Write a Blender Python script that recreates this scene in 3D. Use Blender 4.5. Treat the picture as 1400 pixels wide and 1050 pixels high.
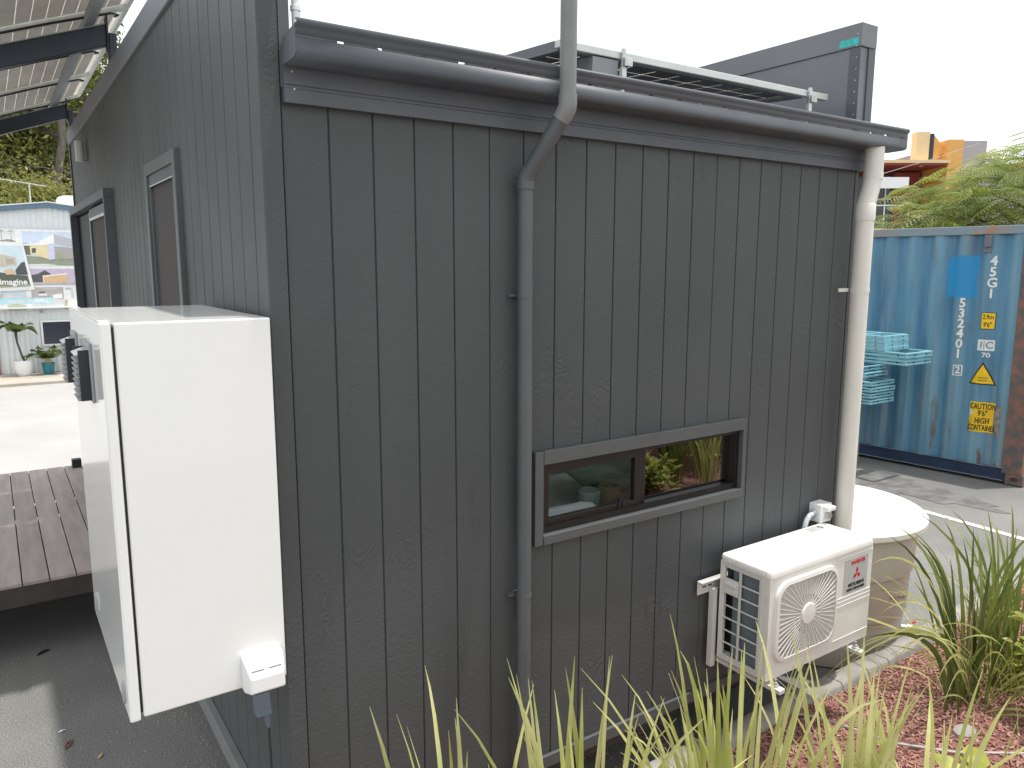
import bpy, bmesh, math, random
from mathutils import Vector, Matrix

for o in list(bpy.data.objects):
    bpy.data.objects.remove(o)
random.seed(11)
SC = bpy.context.scene
COL = SC.collection
R = math.radians

# ------------------------------------------------------------------ camera, sky, sun, exposure
cam_data = bpy.data.cameras.new('camera')
cam = bpy.data.objects.new('camera', cam_data)
COL.objects.link(cam)
cam_data.sensor_fit = 'HORIZONTAL'
cam_data.sensor_width = 36.0
cam_data.lens = 36.0 * 1049.34 / 1400.0
cam_data.clip_start = 0.05
cam_data.clip_end = 600
YAW, PITCH, ROLL = 0.5953, 0.1539, -0.0015
fw = Vector((math.sin(YAW) * math.cos(PITCH), math.cos(YAW) * math.cos(PITCH), -math.sin(PITCH)))
rt = Vector((math.cos(YAW), -math.sin(YAW), 0))
dn = fw.cross(rt)
c_, s_ = math.cos(ROLL), math.sin(ROLL)
rt2 = c_ * rt + s_ * dn
dn2 = -s_ * rt + c_ * dn
mw = Matrix((rt2, -dn2, -fw)).transposed().to_4x4()
mw.translation = Vector((-0.723, -2.4016, 2.4628))
cam.matrix_world = mw
SC.camera = cam

SUN = Vector((0.165, -0.085, 0.983)).normalized()
world = bpy.data.worlds.new('World')
SC.world = world
world.use_nodes = True
wn, wl = world.node_tree.nodes, world.node_tree.links
wn.clear()
wo = wn.new('ShaderNodeOutputWorld')
wb = wn.new('ShaderNodeBackground')
sky = wn.new('ShaderNodeTexSky')
sky.sky_type = 'NISHITA'
sky.sun_disc = False
sky.sun_elevation = math.asin(SUN.z)
sky.sun_rotation = math.atan2(SUN.x, SUN.y)
sky.air_density = 1.2
sky.dust_density = 3.0
wmix = wn.new('ShaderNodeMixRGB')          # thin bright overcast: the cloud veil over the blue
wmix.inputs['Fac'].default_value = 0.82
wmix.inputs['Color2'].default_value = (9.6, 9.85, 9.95, 1)
wl.new(sky.outputs[0], wmix.inputs['Color1'])
wl.new(wmix.outputs[0], wb.inputs['Color'])
wb.inputs['Strength'].default_value = 0.10
wl.new(wb.outputs[0], wo.inputs['Surface'])

sl = bpy.data.lights.new('sun', 'SUN')
sl.energy = 2.6
sl.angle = R(1.2)
sl.color = (1.0, 0.96, 0.90)
sun = bpy.data.objects.new('sun', sl)
COL.objects.link(sun)
sun.rotation_euler = (-SUN).to_track_quat('-Z', 'Y').to_euler()
sun.location = (3, 0, 20)

SC.view_settings.view_transform = 'Standard'
SC.view_settings.look = 'None'
SC.view_settings.gamma = 1
SC.view_settings.use_curve_mapping = False
SC.view_settings.exposure = 0.64
SC.cycles.max_bounces = 8
SC.cycles.transparent_max_bounces = 16
SC.cycles.sample_clamp_indirect = 6

# ------------------------------------------------------------------ materials
def mat(name, col, rough=0.5, metal=0.0, var=0.0, vscale=6.0, bump=0.0, bscale=80.0, coat=0.0, spec=0.5,
        trans=0.0, stretch=(1, 1, 1), col2=None, lo=0.35, hi=0.65, objrand=0.0, coords='Position', detail=6):
    """Procedural principled material: noise-driven colour variation plus fine relief."""
    m = bpy.data.materials.new(name)
    m.use_nodes = True
    n, l = m.node_tree.nodes, m.node_tree.links
    b = n['Principled BSDF']
    b.inputs['Base Color'].default_value = (*col, 1)
    b.inputs['Roughness'].default_value = rough
    b.inputs['Metallic'].default_value = metal
    b.inputs['Specular IOR Level'].default_value = spec
    if coat:
        b.inputs['Coat Weight'].default_value = coat
        b.inputs['Coat Roughness'].default_value = 0.05
    src = None
    if var or bump or col2 or objrand:
        if coords == 'Position':
            g = n.new('ShaderNodeNewGeometry'); src = g.outputs['Position']
        else:
            g = n.new('ShaderNodeTexCoord'); src = g.outputs['Object']
        mp = n.new('ShaderNodeMapping'); mp.inputs['Scale'].default_value = stretch
        l.new(src, mp.inputs['Vector']); src = mp.outputs[0]
    out = None
    if col2 or var:
        t = n.new('ShaderNodeTexNoise'); t.inputs['Scale'].default_value = vscale; t.inputs['Detail'].default_value = detail
        t.inputs['Roughness'].default_value = 0.6
        l.new(src, t.inputs['Vector'])
        r = n.new('ShaderNodeValToRGB')
        r.color_ramp.elements[0].position = lo; r.color_ramp.elements[1].position = hi
        a = col if col2 else tuple(max(0, c * (1 - var)) for c in col)
        z = col2 if col2 else tuple(min(1, c * (1 + var)) for c in col)
        r.color_ramp.elements[0].color = (*a, 1); r.color_ramp.elements[1].color = (*z, 1)
        l.new(t.outputs['Fac'], r.inputs['Fac']); out = r.outputs[0]
    if objrand:
        oi = n.new('ShaderNodeObjectInfo')
        mr = n.new('ShaderNodeMapRange')
        mr.inputs['To Min'].default_value = 1 - objrand; mr.inputs['To Max'].default_value = 1 + objrand
        l.new(oi.outputs['Random'], mr.inputs['Value'])
        hs = n.new('ShaderNodeHueSaturation')
        if out: l.new(out, hs.inputs['Color'])
        else: hs.inputs['Color'].default_value = (*col, 1)
        l.new(mr.outputs[0], hs.inputs['Value']); out = hs.outputs[0]
    if out: l.new(out, b.inputs['Base Color'])
    if bump:
        t2 = n.new('ShaderNodeTexNoise'); t2.inputs['Scale'].default_value = bscale; t2.inputs['Detail'].default_value = 4
        l.new(src, t2.inputs['Vector'])
        bp = n.new('ShaderNodeBump'); bp.inputs['Strength'].default_value = bump; bp.inputs['Distance'].default_value = 0.01
        l.new(t2.outputs['Fac'], bp.inputs['Height']); l.new(bp.outputs[0], b.inputs['Normal'])
    if trans:
        o = n['Material Output']
        tr = n.new('ShaderNodeBsdfTranslucent'); mx = n.new('ShaderNodeMixShader'); mx.inputs[0].default_value = trans
        if out: l.new(out, tr.inputs['Color'])
        else: tr.inputs['Color'].default_value = (*col, 1)
        l.new(b.outputs[0], mx.inputs[1]); l.new(tr.outputs[0], mx.inputs[2]); l.new(mx.outputs[0], o.inputs['Surface'])
    return m

def see_through(m, f):
    n, l = m.node_tree.nodes, m.node_tree.links
    o = n['Material Output']; s = o.inputs['Surface'].links[0].from_socket
    t = n.new('ShaderNodeBsdfTransparent'); x = n.new('ShaderNodeMixShader'); x.inputs[0].default_value = f
    l.new(s, x.inputs[1]); l.new(t.outputs[0], x.inputs[2]); l.new(x.outputs[0], o.inputs['Surface'])

def wall_material():
    """Charcoal paint over embossed timber-look cladding: contour-line grain in patches, fine fuzz elsewhere."""
    m = mat('charcoal_cladding', (0.075, 0.08, 0.084), 0.55, spec=0.25)
    n, l = m.node_tree.nodes, m.node_tree.links
    b = n['Principled BSDF']
    g = n.new('ShaderNodeNewGeometry')
    def noise(scale, stretch, detail=3, dist=0.0):
        mp = n.new('ShaderNodeMapping'); mp.inputs['Scale'].default_value = stretch
        l.new(g.outputs['Position'], mp.inputs['Vector'])
        t = n.new('ShaderNodeTexNoise'); t.inputs['Scale'].default_value = scale
        t.inputs['Detail'].default_value = detail; t.inputs['Distortion'].default_value = dist
        l.new(mp.outputs[0], t.inputs['Vector']); return t.outputs['Fac']
    def mth(op, a, c=None):
        q = n.new('ShaderNodeMath'); q.operation = op
        for i, v in enumerate((a, c)):
            if v is None: continue
            if isinstance(v, (int, float)): q.inputs[i].default_value = v
            else: l.new(v, q.inputs[i])
        return q.outputs[0]
    field = noise(7.0, (1, 1, 0.42), 2, 0.6)
    rings = mth('SINE', mth('MULTIPLY', field, 150.0))
    msk = n.new('ShaderNodeMapRange'); msk.inputs['From Min'].default_value = 0.54; msk.inputs['From Max'].default_value = 0.68
    l.new(noise(3.3, (1.5, 1.5, 0.55), 3), msk.inputs['Value'])
    rings = mth('MULTIPLY', mth('MULTIPLY', rings, msk.outputs[0]), 0.27)
    fuzz = mth('MULTIPLY', noise(170, (1, 1, 0.5), 4), 0.75)
    lumps = mth('MULTIPLY', noise(34, (1, 1, 1.6), 3), 0.4)
    h = mth('ADD', mth('ADD', rings, fuzz), lumps)
    bp = n.new('ShaderNodeBump'); bp.inputs['Strength'].default_value = 0.8; bp.inputs['Distance'].default_value = 0.0040
    l.new(h, bp.inputs['Height']); l.new(bp.outputs[0], b.inputs['Normal'])
    rr = n.new('ShaderNodeMapRange'); rr.inputs['To Min'].default_value = 0.40; rr.inputs['To Max'].default_value = 0.58
    l.new(noise(2.2, (1, 1, 1), 4), rr.inputs['Value']); l.new(rr.outputs[0], b.inputs['Roughness'])
    cr = n.new('ShaderNodeValToRGB')
    cr.color_ramp.elements[0].position = 0.3; cr.color_ramp.elements[1].position = 0.7
    cr.color_ramp.elements[0].color = (0.068, 0.074, 0.075, 1); cr.color_ramp.elements[1].color = (0.086, 0.093, 0.094, 1)
    l.new(noise(1.6, (1, 1, 0.6), 6), cr.inputs['Fac']); l.new(cr.outputs[0], b.inputs['Base Color'])
    return m

def glass_material(name, tint, ior, extra=0.0):
    m = bpy.data.materials.new(name); m.use_nodes = True
    n, l = m.node_tree.nodes, m.node_tree.links
    n.remove(n['Principled BSDF'])
    o = n['Material Output']
    f = n.new('ShaderNodeFresnel'); f.inputs['IOR'].default_value = ior
    t = n.new('ShaderNodeBsdfTransparent'); t.inputs['Color'].default_value = (*tint, 1)
    gl = n.new('ShaderNodeBsdfGlossy'); gl.inputs['Roughness'].default_value = 0.0
    mx = n.new('ShaderNodeMixShader')
    ad = n.new('ShaderNodeMath'); ad.operation = 'ADD'; ad.use_clamp = True; ad.inputs[1].default_value = extra
    l.new(f.outputs[0], ad.inputs[0])
    l.new(ad.outputs[0], mx.inputs[0]); l.new(t.outputs[0], mx.inputs[1]); l.new(gl.outputs[0], mx.inputs[2])
    l.new(mx.outputs[0], o.inputs['Surface'])
    return m

M = {}
M['wall'] = wall_material()
M['trim'] = mat('charcoal_trim', (0.086, 0.092, 0.094), 0.45, var=0.10, vscale=3, bump=0.05, bscale=60)
M['metal'] = mat('charcoal_steel', (0.085, 0.094, 0.107), 0.48, var=0.10, vscale=4, bump=0.03, bscale=30)
M['parapet'] = mat('grey_sheet_metal', (0.165, 0.173, 0.192), 0.5, var=0.08, vscale=2)
M['frame'] = mat('dark_window_frame', (0.013, 0.0105, 0.010), 0.4, var=0.15, vscale=8)
M['glass'] = glass_material('window_glass', (0.94, 0.96, 0.95), 1.27)
M['glass2'] = glass_material('clear_window_glass', (0.30, 0.32, 0.31), 2.6, 0.18)
M['screen'] = mat('insect_screen', (0.060, 0.055, 0.054), 0.8, var=0.12, vscale=200)
M['pipe'] = mat('grey_plastic_pipe', (0.092, 0.100, 0.105), 0.50, var=0.08, vscale=5)
M['pipe_light'] = mat('weathered_grey_pipe_lit_strip', (0.20, 0.205, 0.205), 0.42, var=0.10, vscale=5)
M['pvc'] = mat('cream_plastic_pipe', (0.70, 0.68, 0.62), 0.38, var=0.05, vscale=6, stretch=(1, 1, .3), bump=0.02, bscale=40)
M['white'] = mat('white_enamel', (0.80, 0.81, 0.79), 0.16, var=0.015, vscale=3, coat=0.3)
M['white2'] = mat('warm_white_enamel', (0.72, 0.71, 0.67), 0.34, var=0.04, vscale=5)
M['whitepl'] = mat('white_plastic', (0.82, 0.82, 0.81), 0.3, var=0.02)
M['bracket'] = mat('cream_powdercoat', (0.62, 0.62, 0.58), 0.4, var=0.06)
M['coil'] = mat('blue_grey_coil_fins', (0.15, 0.185, 0.215), 0.5, metal=0.1, var=0.15, vscale=300, stretch=(1, 1, .02))
M['black'] = mat('black_plastic', (0.018, 0.018, 0.02), 0.45, var=0.2)
M['greypl'] = mat('grey_plastic', (0.30, 0.31, 0.33), 0.5, var=0.08)
M['plug'] = mat('blue_grey_plastic', (0.10, 0.13, 0.17), 0.45, var=0.1)
M['steel'] = mat('galvanised_steel', (0.55, 0.56, 0.56), 0.38, metal=0.7, var=0.15, vscale=20)
M['alu'] = mat('bare_aluminium', (0.62, 0.65, 0.62), 0.36, metal=0.35, var=0.06)
M['asphalt'] = None
M['conc'] = mat('kerb_concrete', (0.29, 0.278, 0.258), 0.85, var=0.24, vscale=5, bump=0.35, bscale=120)
M['pale'] = mat('pale_concrete', (0.38, 0.37, 0.355), 0.8, var=0.06, vscale=0.8, bump=0.15, bscale=60)
M['path'] = mat('path_concrete', (0.42, 0.38, 0.32), 0.85, var=0.15, vscale=1.5, bump=0.15)
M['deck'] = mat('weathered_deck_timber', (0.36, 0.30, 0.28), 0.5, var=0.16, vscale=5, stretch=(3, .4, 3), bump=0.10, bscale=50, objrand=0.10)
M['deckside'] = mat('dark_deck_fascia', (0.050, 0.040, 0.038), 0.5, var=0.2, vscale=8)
M['tank'] = mat('beige_tank_plastic', (0.50, 0.46, 0.40), 0.42, var=0.06, vscale=2)
M['lid'] = mat('white_tank_lid', (0.80, 0.78, 0.73), 0.4, var=0.03)
M['red'] = mat('red_print', (0.50, 0.02, 0.03), 0.5, var=0.05)
M['faded'] = mat('faded_red_marker', (0.36, 0.15, 0.13), 0.7, var=0.3, vscale=40)
M['ink'] = mat('black_print', (0.02, 0.02, 0.022), 0.5, var=0.05)
M['badge'] = mat('silver_badge', (0.50, 0.52, 0.51), 0.35, metal=0.15, var=0.05)
M['wprint'] = mat('white_print', (0.78, 0.80, 0.78), 0.55, var=0.12, vscale=14)
M['yprint'] = mat('yellow_sticker', (0.92, 0.58, 0.015), 0.5, var=0.12, vscale=6)
M['worn'] = mat('scuffed_sticker_edge', (0.42, 0.36, 0.28), 0.7, col2=(0.14, 0.15, 0.15), vscale=25)
M['cyan'] = mat('pale_blue_paint', (0.24, 0.50, 0.58), 0.45, var=0.10, vscale=5)
M['beam'] = mat('navy_grey_steel', (0.020, 0.028, 0.042), 0.4, var=0.12, vscale=4)
M['purlin'] = mat('dull_galvanised_purlin', (0.30, 0.32, 0.32), 0.5, metal=0.2, var=0.12, vscale=4)
M['cell'] = mat('solar_cell_back', (0.34, 0.33, 0.32), 0.35, var=0.08, vscale=3, trans=0.45)
M['sheet'] = mat('solar_backsheet', (0.72, 0.69, 0.62), 0.45, var=0.04, trans=0.5)
see_through(M['cell'], 0.34); see_through(M['sheet'], 0.35)
M['dcell'] = mat('dark_solar_cell', (0.035, 0.042, 0.060), 0.3, var=0.10)
M['shed'] = mat('white_corrugated_steel', (0.72, 0.76, 0.77), 0.45, var=0.03)
M['bluetrim'] = mat('slate_blue_barge', (0.13, 0.20, 0.28), 0.5, var=0.08)
M['pot_w'] = mat('white_glazed_pot', (0.76, 0.77, 0.77), 0.25, var=0.04)
M['pot_t'] = mat('teal_glazed_pot', (0.015, 0.17, 0.22), 0.3, var=0.15)
M['soil'] = mat('potting_soil', (0.05, 0.035, 0.025), 0.9, var=0.3, vscale=40)
M['bark'] = mat('grey_brown_bark', (0.10, 0.085, 0.07), 0.9, var=0.35, vscale=12, stretch=(1, 1, .3), bump=0.5, bscale=25)
M['palm'] = mat('palm_leaflets', (0.09, 0.13, 0.025), 0.45, var=0.35, vscale=4, trans=0.3)
M['orange'] = mat('orange_render', (0.74, 0.40, 0.12), 0.8, var=0.05)
M['redwall'] = mat('red_render', (0.30, 0.065, 0.05), 0.8, var=0.06)
M['cream'] = mat('cream_render', (0.76, 0.58, 0.33), 0.8, var=0.04)
M['greyren'] = mat('grey_render', (0.42, 0.385, 0.39), 0.8, var=0.05)
M['darkgl'] = mat('dark_glazing', (0.05, 0.055, 0.075), 0.12, var=0.2, vscale=1)
M['room'] = mat('pale_interior_paint', (0.75, 0.78, 0.77), 0.7, var=0.03)
M['towel'] = mat('white_towelling', (0.80, 0.82, 0.84), 0.95, var=0.05, bump=0.4, bscale=300)
M['ceramic'] = mat('pale_green_ceramic', (0.50, 0.60, 0.56), 0.2, var=0.05)
M['tan'] = mat('tan_ceramic', (0.52, 0.44, 0.30), 0.4, var=0.08)
M['hose'] = mat('white_poly_hose', (0.46, 0.43, 0.41), 0.6, var=0.15)
M['teal'] = mat('turquoise_tape', (0.03, 0.45, 0.42), 0.5, var=0.2, vscale=60)
M['conduit'] = mat('grey_conduit', (0.42, 0.46, 0.50), 0.4, var=0.05)
def leafmat(name, a, b, trans=0.4, scale=3.0, rnd=0.18):
    return mat(name, a, 0.42, col2=b, vscale=scale, trans=trans, objrand=rnd, spec=0.4)
M['blade'] = leafmat('yellow_green_strap_leaf', (0.42, 0.46, 0.12), (0.74, 0.72, 0.36), 0.5)
M['blade2'] = leafmat('mid_green_strap_leaf', (0.15, 0.21, 0.04), (0.32, 0.36, 0.10))
M['bladed'] = leafmat('dark_green_strap_leaf', (0.055, 0.09, 0.022), (0.12, 0.16, 0.045), 0.3)
M['dead'] = leafmat('dry_straw_leaf', (0.36, 0.29, 0.19), (0.50, 0.43, 0.32), 0.2)
M['shrub'] = leafmat('fresh_green_leaf', (0.26, 0.33, 0.04), (0.50, 0.50, 0.10), 0.45, 8)
M['feather'] = leafmat('feathery_leaf', (0.15, 0.21, 0.055), (0.36, 0.40, 0.13), 0.45, 1.6, 0.1)
M['gum'] = leafmat('olive_tree_leaf', (0.085, 0.105, 0.032), (0.22, 0.23, 0.07), 0.4, 0.9, 0.05)
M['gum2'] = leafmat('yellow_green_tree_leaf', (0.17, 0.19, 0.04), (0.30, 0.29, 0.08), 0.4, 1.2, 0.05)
M['crimson'] = leafmat('crimson_leaf', (0.10, 0.012, 0.018), (0.26, 0.04, 0.05), 0.35, 8)
M['yellowfl'] = mat('yellow_petals', (0.62, 0.50, 0.08), 0.5, var=0.15, trans=0.3)
M['scar'] = mat('brown_dry_leaf', (0.16, 0.06, 0.04), 0.7, var=0.3, vscale=60)
M['scar2'] = mat('tan_dry_leaf', (0.45, 0.33, 0.16), 0.7, var=0.2, vscale=60)

def asphalt():
    m = mat('asphalt', (0.075, 0.075, 0.074), 0.82)
    n, l = m.node_tree.nodes, m.node_tree.links
    b = n['Principled BSDF']
    g = n.new('ShaderNodeNewGeometry')
    def noise(sc, det=5):
        t = n.new('ShaderNodeTexNoise'); t.inputs['Scale'].default_value = sc; t.inputs['Detail'].default_value = det
        l.new(g.outputs['Position'], t.inputs['Vector']); return t.outputs['Fac']
    def ramp(src, p0, c0, p1, c1):
        r = n.new('ShaderNodeValToRGB')
        r.color_ramp.elements[0].position = p0; r.color_ramp.elements[1].position = p1
        r.color_ramp.elements[0].color = (*c0, 1); r.color_ramp.elements[1].color = (*c1, 1)
        l.new(src, r.inputs['Fac']); return r.outputs[0]
    base = ramp(noise(0.9), 0.32, (0.17, 0.169, 0.164), 0.68, (0.245, 0.242, 0.231))
    grit = ramp(noise(140, 2), 0.35, (0.5, 0.5, 0.5), 0.68, (1.35, 1.34, 1.30))
    v = n.new('ShaderNodeTexVoronoi'); v.inputs['Scale'].default_value = 55
    l.new(g.outputs['Position'], v.inputs['Vector'])
    chips = ramp(v.outputs['Distance'], 0.06, (1.9, 1.88, 1.8), 0.14, (1, 1, 1))
    m1 = n.new('ShaderNodeMixRGB'); m1.blend_type = 'MULTIPLY'; m1.inputs[0].default_value = 1
    m2 = n.new('ShaderNodeMixRGB'); m2.blend_type = 'MULTIPLY'; m2.inputs[0].default_value = 0.7
    l.new(base, m1.inputs[1]); l.new(grit, m1.inputs[2]); l.new(m1.outputs[0], m2.inputs[1]); l.new(chips, m2.inputs[2])
    stain = ramp(noise(0.55, 3), 0.56, (1, 1, 1), 0.66, (0.68, 0.68, 0.69))
    m3 = n.new('ShaderNodeMixRGB'); m3.blend_type = 'MULTIPLY'; m3.inputs[0].default_value = 1
    l.new(m2.outputs[0], m3.inputs[1]); l.new(stain, m3.inputs[2])
    l.new(m3.outputs[0], b.inputs['Base Color'])
    bp = n.new('ShaderNodeBump'); bp.inputs['Strength'].default_value = 0.5; bp.inputs['Distance'].default_value = 0.006
    l.new(noise(160, 3), bp.inputs['Height']); l.new(bp.outputs[0], b.inputs['Normal'])
    return m
M['asphalt'] = asphalt()
M['patch'] = mat('worn_dark_asphalt', (0.105, 0.104, 0.101), 0.85, col2=(0.19, 0.187, 0.18), vscale=5, lo=0.40, hi=0.66, bump=0.4, bscale=150)
M['mulch'] = mat('red_bark_mulch_bed', (0.15, 0.055, 0.043), 0.9, col2=(0.31, 0.15, 0.12), vscale=45, bump=0.8, bscale=70)
M['chip'] = mat('red_wood_chip', (0.20, 0.075, 0.058), 0.85, col2=(0.54, 0.32, 0.26), vscale=30, objrand=0.0, lo=0.3, hi=0.7)
M['line'] = mat('white_road_paint', (0.66, 0.66, 0.64), 0.7, col2=(0.24, 0.24, 0.23), vscale=26, lo=0.50, hi=0.66)

def container_material():
    m = mat('faded_blue_container_steel', (0.05, 0.17, 0.26), 0.5)
    n, l = m.node_tree.nodes, m.node_tree.links
    b = n['Principled BSDF']
    tc = n.new('ShaderNodeTexCoord')
    sep = n.new('ShaderNodeSeparateXYZ'); l.new(tc.outputs['Object'], sep.inputs[0])
    def noise(sc, stretch, det=5):
        mp = n.new('ShaderNodeMapping'); mp.inputs['Scale'].default_value = stretch
        l.new(tc.outputs['Object'], mp.inputs['Vector'])
        t = n.new('ShaderNodeTexNoise'); t.inputs['Scale'].default_value = sc; t.inputs['Detail'].default_value = det
        l.new(mp.outputs[0], t.inputs['Vector']); return t.outputs['Fac']
    def ramp(src, stops):
        r = n.new('ShaderNodeValToRGB'); e = r.color_ramp.elements
        e[0].position, e[0].color = stops[0][0], (*stops[0][1], 1)
        e[1].position, e[1].color = stops[-1][0], (*stops[-1][1], 1)
        for p, c in stops[1:-1]:
            q = e.new(p); q.color = (*c, 1)
        l.new(src, r.inputs['Fac']); return r.outputs[0]
    def mixc(f, a, c):
        q = n.new('ShaderNodeMixRGB')
        for i, v in enumerate((f, a, c)):
            if isinstance(v, tuple): q.inputs[i].default_value = (*v, 1)
            elif isinstance(v, (int, float)): q.inputs[i].default_value = v
            else: l.new(v, q.inputs[i])
        return q.outputs[0]
    def mth(op, a, c=0.0):
        q = n.new('ShaderNodeMath'); q.operation = op; q.use_clamp = True
        for i, v in enumerate((a, c)):
            if isinstance(v, (int, float)): q.inputs[i].default_value = v
            else: l.new(v, q.inputs[i])
        return q.outputs[0]
    base = ramp(noise(2.2, (1.6, 1, .25), 6), [(0.3, (0.045, 0.135, 0.245)), (0.5, (0.085, 0.235, 0.36)), (0.7, (0.17, 0.34, 0.44))])
    # corrugation light and shade put into the colour, with sun-bleached outer faces
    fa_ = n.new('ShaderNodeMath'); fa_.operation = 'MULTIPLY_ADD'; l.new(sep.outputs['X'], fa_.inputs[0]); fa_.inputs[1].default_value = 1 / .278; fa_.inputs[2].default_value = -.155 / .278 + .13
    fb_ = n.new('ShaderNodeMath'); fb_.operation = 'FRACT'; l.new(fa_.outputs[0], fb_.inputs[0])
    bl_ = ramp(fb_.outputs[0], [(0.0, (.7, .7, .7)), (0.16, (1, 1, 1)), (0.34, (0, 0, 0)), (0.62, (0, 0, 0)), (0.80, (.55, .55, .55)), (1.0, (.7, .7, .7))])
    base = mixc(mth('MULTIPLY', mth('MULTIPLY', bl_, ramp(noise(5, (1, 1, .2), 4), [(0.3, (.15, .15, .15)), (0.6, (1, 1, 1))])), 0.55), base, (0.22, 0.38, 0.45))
    # vertical weather streaks
    st = ramp(noise(9, (1.4, 1, .06), 3), [(0.56, (0, 0, 0)), (0.72, (1, 1, 1))])
    base = mixc(mth('MULTIPLY', st, 0.75), base, (0.27, 0.29, 0.26))
    rust = ramp(noise(6, (1.6, 1, .35), 6), [(0.60, (0, 0, 0)), (0.70, (1, 1, 1))])
    low = n.new('ShaderNodeMapRange'); low.inputs['From Min'].default_value = 1.1; low.inputs['From Max'].default_value = 0.15
    low.inputs['To Min'].default_value = 0.25; low.inputs['To Max'].default_value = 1.0
    l.new(sep.outputs['Z'], low.inputs['Value'])
    base = mixc(mth('MULTIPLY', rust, low.outputs[0]), base, (0.15, 0.085, 0.055))
    # freshly rolled bright blue patch over the old prefix letters
    wob = noise(7, (1, 1, 1), 4)
    def box1(axis, c, h):
        d = mth('ABSOLUTE', mth('SUBTRACT', axis, c)) if False else None
        q = n.new('ShaderNodeMath'); q.operation = 'SUBTRACT'; l.new(axis, q.inputs[0]); q.inputs[1].default_value = c
        q2 = n.new('ShaderNodeMath'); q2.operation = 'ABSOLUTE'; l.new(q.outputs[0], q2.inputs[0])
        q3 = n.new('ShaderNodeMath'); q3.operation = 'MULTIPLY_ADD'; l.new(wob, q3.inputs[0]); q3.inputs[1].default_value = 0.12
        l.new(q2.outputs[0], q3.inputs[2])
        mr = n.new('ShaderNodeMapRange'); l.new(q3.outputs[0], mr.inputs['Value'])
        mr.inputs['From Min'].default_value = h + 0.085; mr.inputs['From Max'].default_value = h + 0.045
        return mr.outputs[0]
    patch = mth('MULTIPLY', box1(sep.outputs['X'], 0.68, 0.16), box1(sep.outputs['Z'], 2.32, 0.24))
    base = mixc(mth('MULTIPLY', patch, 0.92), base, (0.012, 0.26, 0.55))
    l.new(base, b.inputs['Base Color'])
    bp = n.new('ShaderNodeBump'); bp.inputs['Strength'].default_value = 0.25; bp.inputs['Distance'].default_value = 0.01
    l.new(noise(14, (1, 1, 1), 4), bp.inputs['Height']); l.new(bp.outputs[0], b.inputs['Normal'])
    return m
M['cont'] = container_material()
M['contrail'] = mat('navy_container_rail', (0.020, 0.040, 0.085), 0.5, var=0.25, vscale=4)
M['contrust'] = mat('rusted_container_post', (0.10, 0.10, 0.10), 0.7, col2=(0.27, 0.125, 0.085), vscale=9, lo=0.40, hi=0.66, bump=0.3, bscale=60)
M['contrail2'] = mat('grey_blue_top_rail', (0.22, 0.28, 0.32), 0.6, col2=(0.36, 0.22, 0.14), vscale=2.4, lo=0.52, hi=0.64)

# ------------------------------------------------------------------ mesh helpers
class MB:
    """Collects shapes; build() links them as ONE mesh object."""
    def __init__(s): s.v, s.f = [], []
    def poly(s, pts):
        i = len(s.v); s.v += [tuple(p) for p in pts]; s.f.append(list(range(i, i + len(pts)))); return s
    def box(s, a, b):
        x0, y0, z0 = (min(a[i], b[i]) for i in range(3)); x1, y1, z1 = (max(a[i], b[i]) for i in range(3))
        i = len(s.v)
        s.v += [(x0, y0, z0), (x1, y0, z0), (x1, y1, z0), (x0, y1, z0), (x0, y0, z1), (x1, y0, z1), (x1, y1, z1), (x0, y1, z1)]
        s.f += [[i + k for k in q] for q in ((3, 2, 1, 0), (4, 5, 6, 7), (0, 1, 5, 4), (1, 2, 6, 5), (2, 3, 7, 6), (3, 0, 4, 7))]
        return s
    def loft(s, rings, cap=True, closed=True):
        i = len(s.v); n = len(rings[0])
        for r in rings: s.v += [tuple(p) for p in r]
        for k in range(len(rings) - 1):
            for j in range(n if closed else n - 1):
                a = i + k * n + j; b = i + k * n + (j + 1) % n
                s.f.append([a, b, b + n, a + n])
        if cap:
            s.f.append([i + j for j in reversed(range(n))]); s.f.append([i + (len(rings) - 1) * n + j for j in range(n)])
        return s
    def prism(s, pts, vec):
        vec = Vector(vec)
        return s.loft([[Vector(p) for p in pts], [Vector(p) + vec for p in pts]])
    def tube(s, path, r, n=10, cap=True):
        path = [Vector(p) for p in path]
        rr = r if isinstance(r, (list, tuple)) else [r] * len(path)
        rings = []; up = None
        for k, p in enumerate(path):
            t = (path[min(k + 1, len(path) - 1)] - path[max(k - 1, 0)]).normalized()
            if up is None:
                up = Vector((0, 0, 1)) if abs(t.z) < .9 else Vector((1, 0, 0))
            a = (up - t * up.dot(t)).normalized(); up = a; b = t.cross(a)
            rings.append([p + rr[k] * (a * math.cos(2 * math.pi * j / n) + b * math.sin(2 * math.pi * j / n)) for j in range(n)])
        return s.loft(rings, cap)
    def lathe(s, prof, c=(0, 0, 0), n=32, cap=True):
        c = Vector(c)
        return s.loft([[c + Vector((r * math.cos(2 * math.pi * j / n), r * math.sin(2 * math.pi * j / n), z)) for j in range(n)] for r, z in prof], cap)
    def build(s, name, m, parent=None, smooth=False, bevel=0.0, kind=None, local=False, angle=40):
        me = bpy.data.meshes.new(name); me.from_pydata(s.v, [], s.f); me.validate(); me.update()
        bm = bmesh.new(); bm.from_mesh(me); bmesh.ops.recalc_face_normals(bm, faces=bm.faces); bm.to_mesh(me); bm.free()
        o = link(name, me, m, parent, local)
        if smooth:
            me.shade_smooth()
            me.set_sharp_from_angle(angle=R(angle))
        if bevel:
            md = o.modifiers.new('bevel', 'BEVEL'); md.width = bevel; md.segments = 2; md.limit_method = 'ANGLE'
            md.angle_limit = R(50)
        if kind: o['kind'] = kind
        return o

def origin_of(p):
    return p.get('_w', None)

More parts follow.
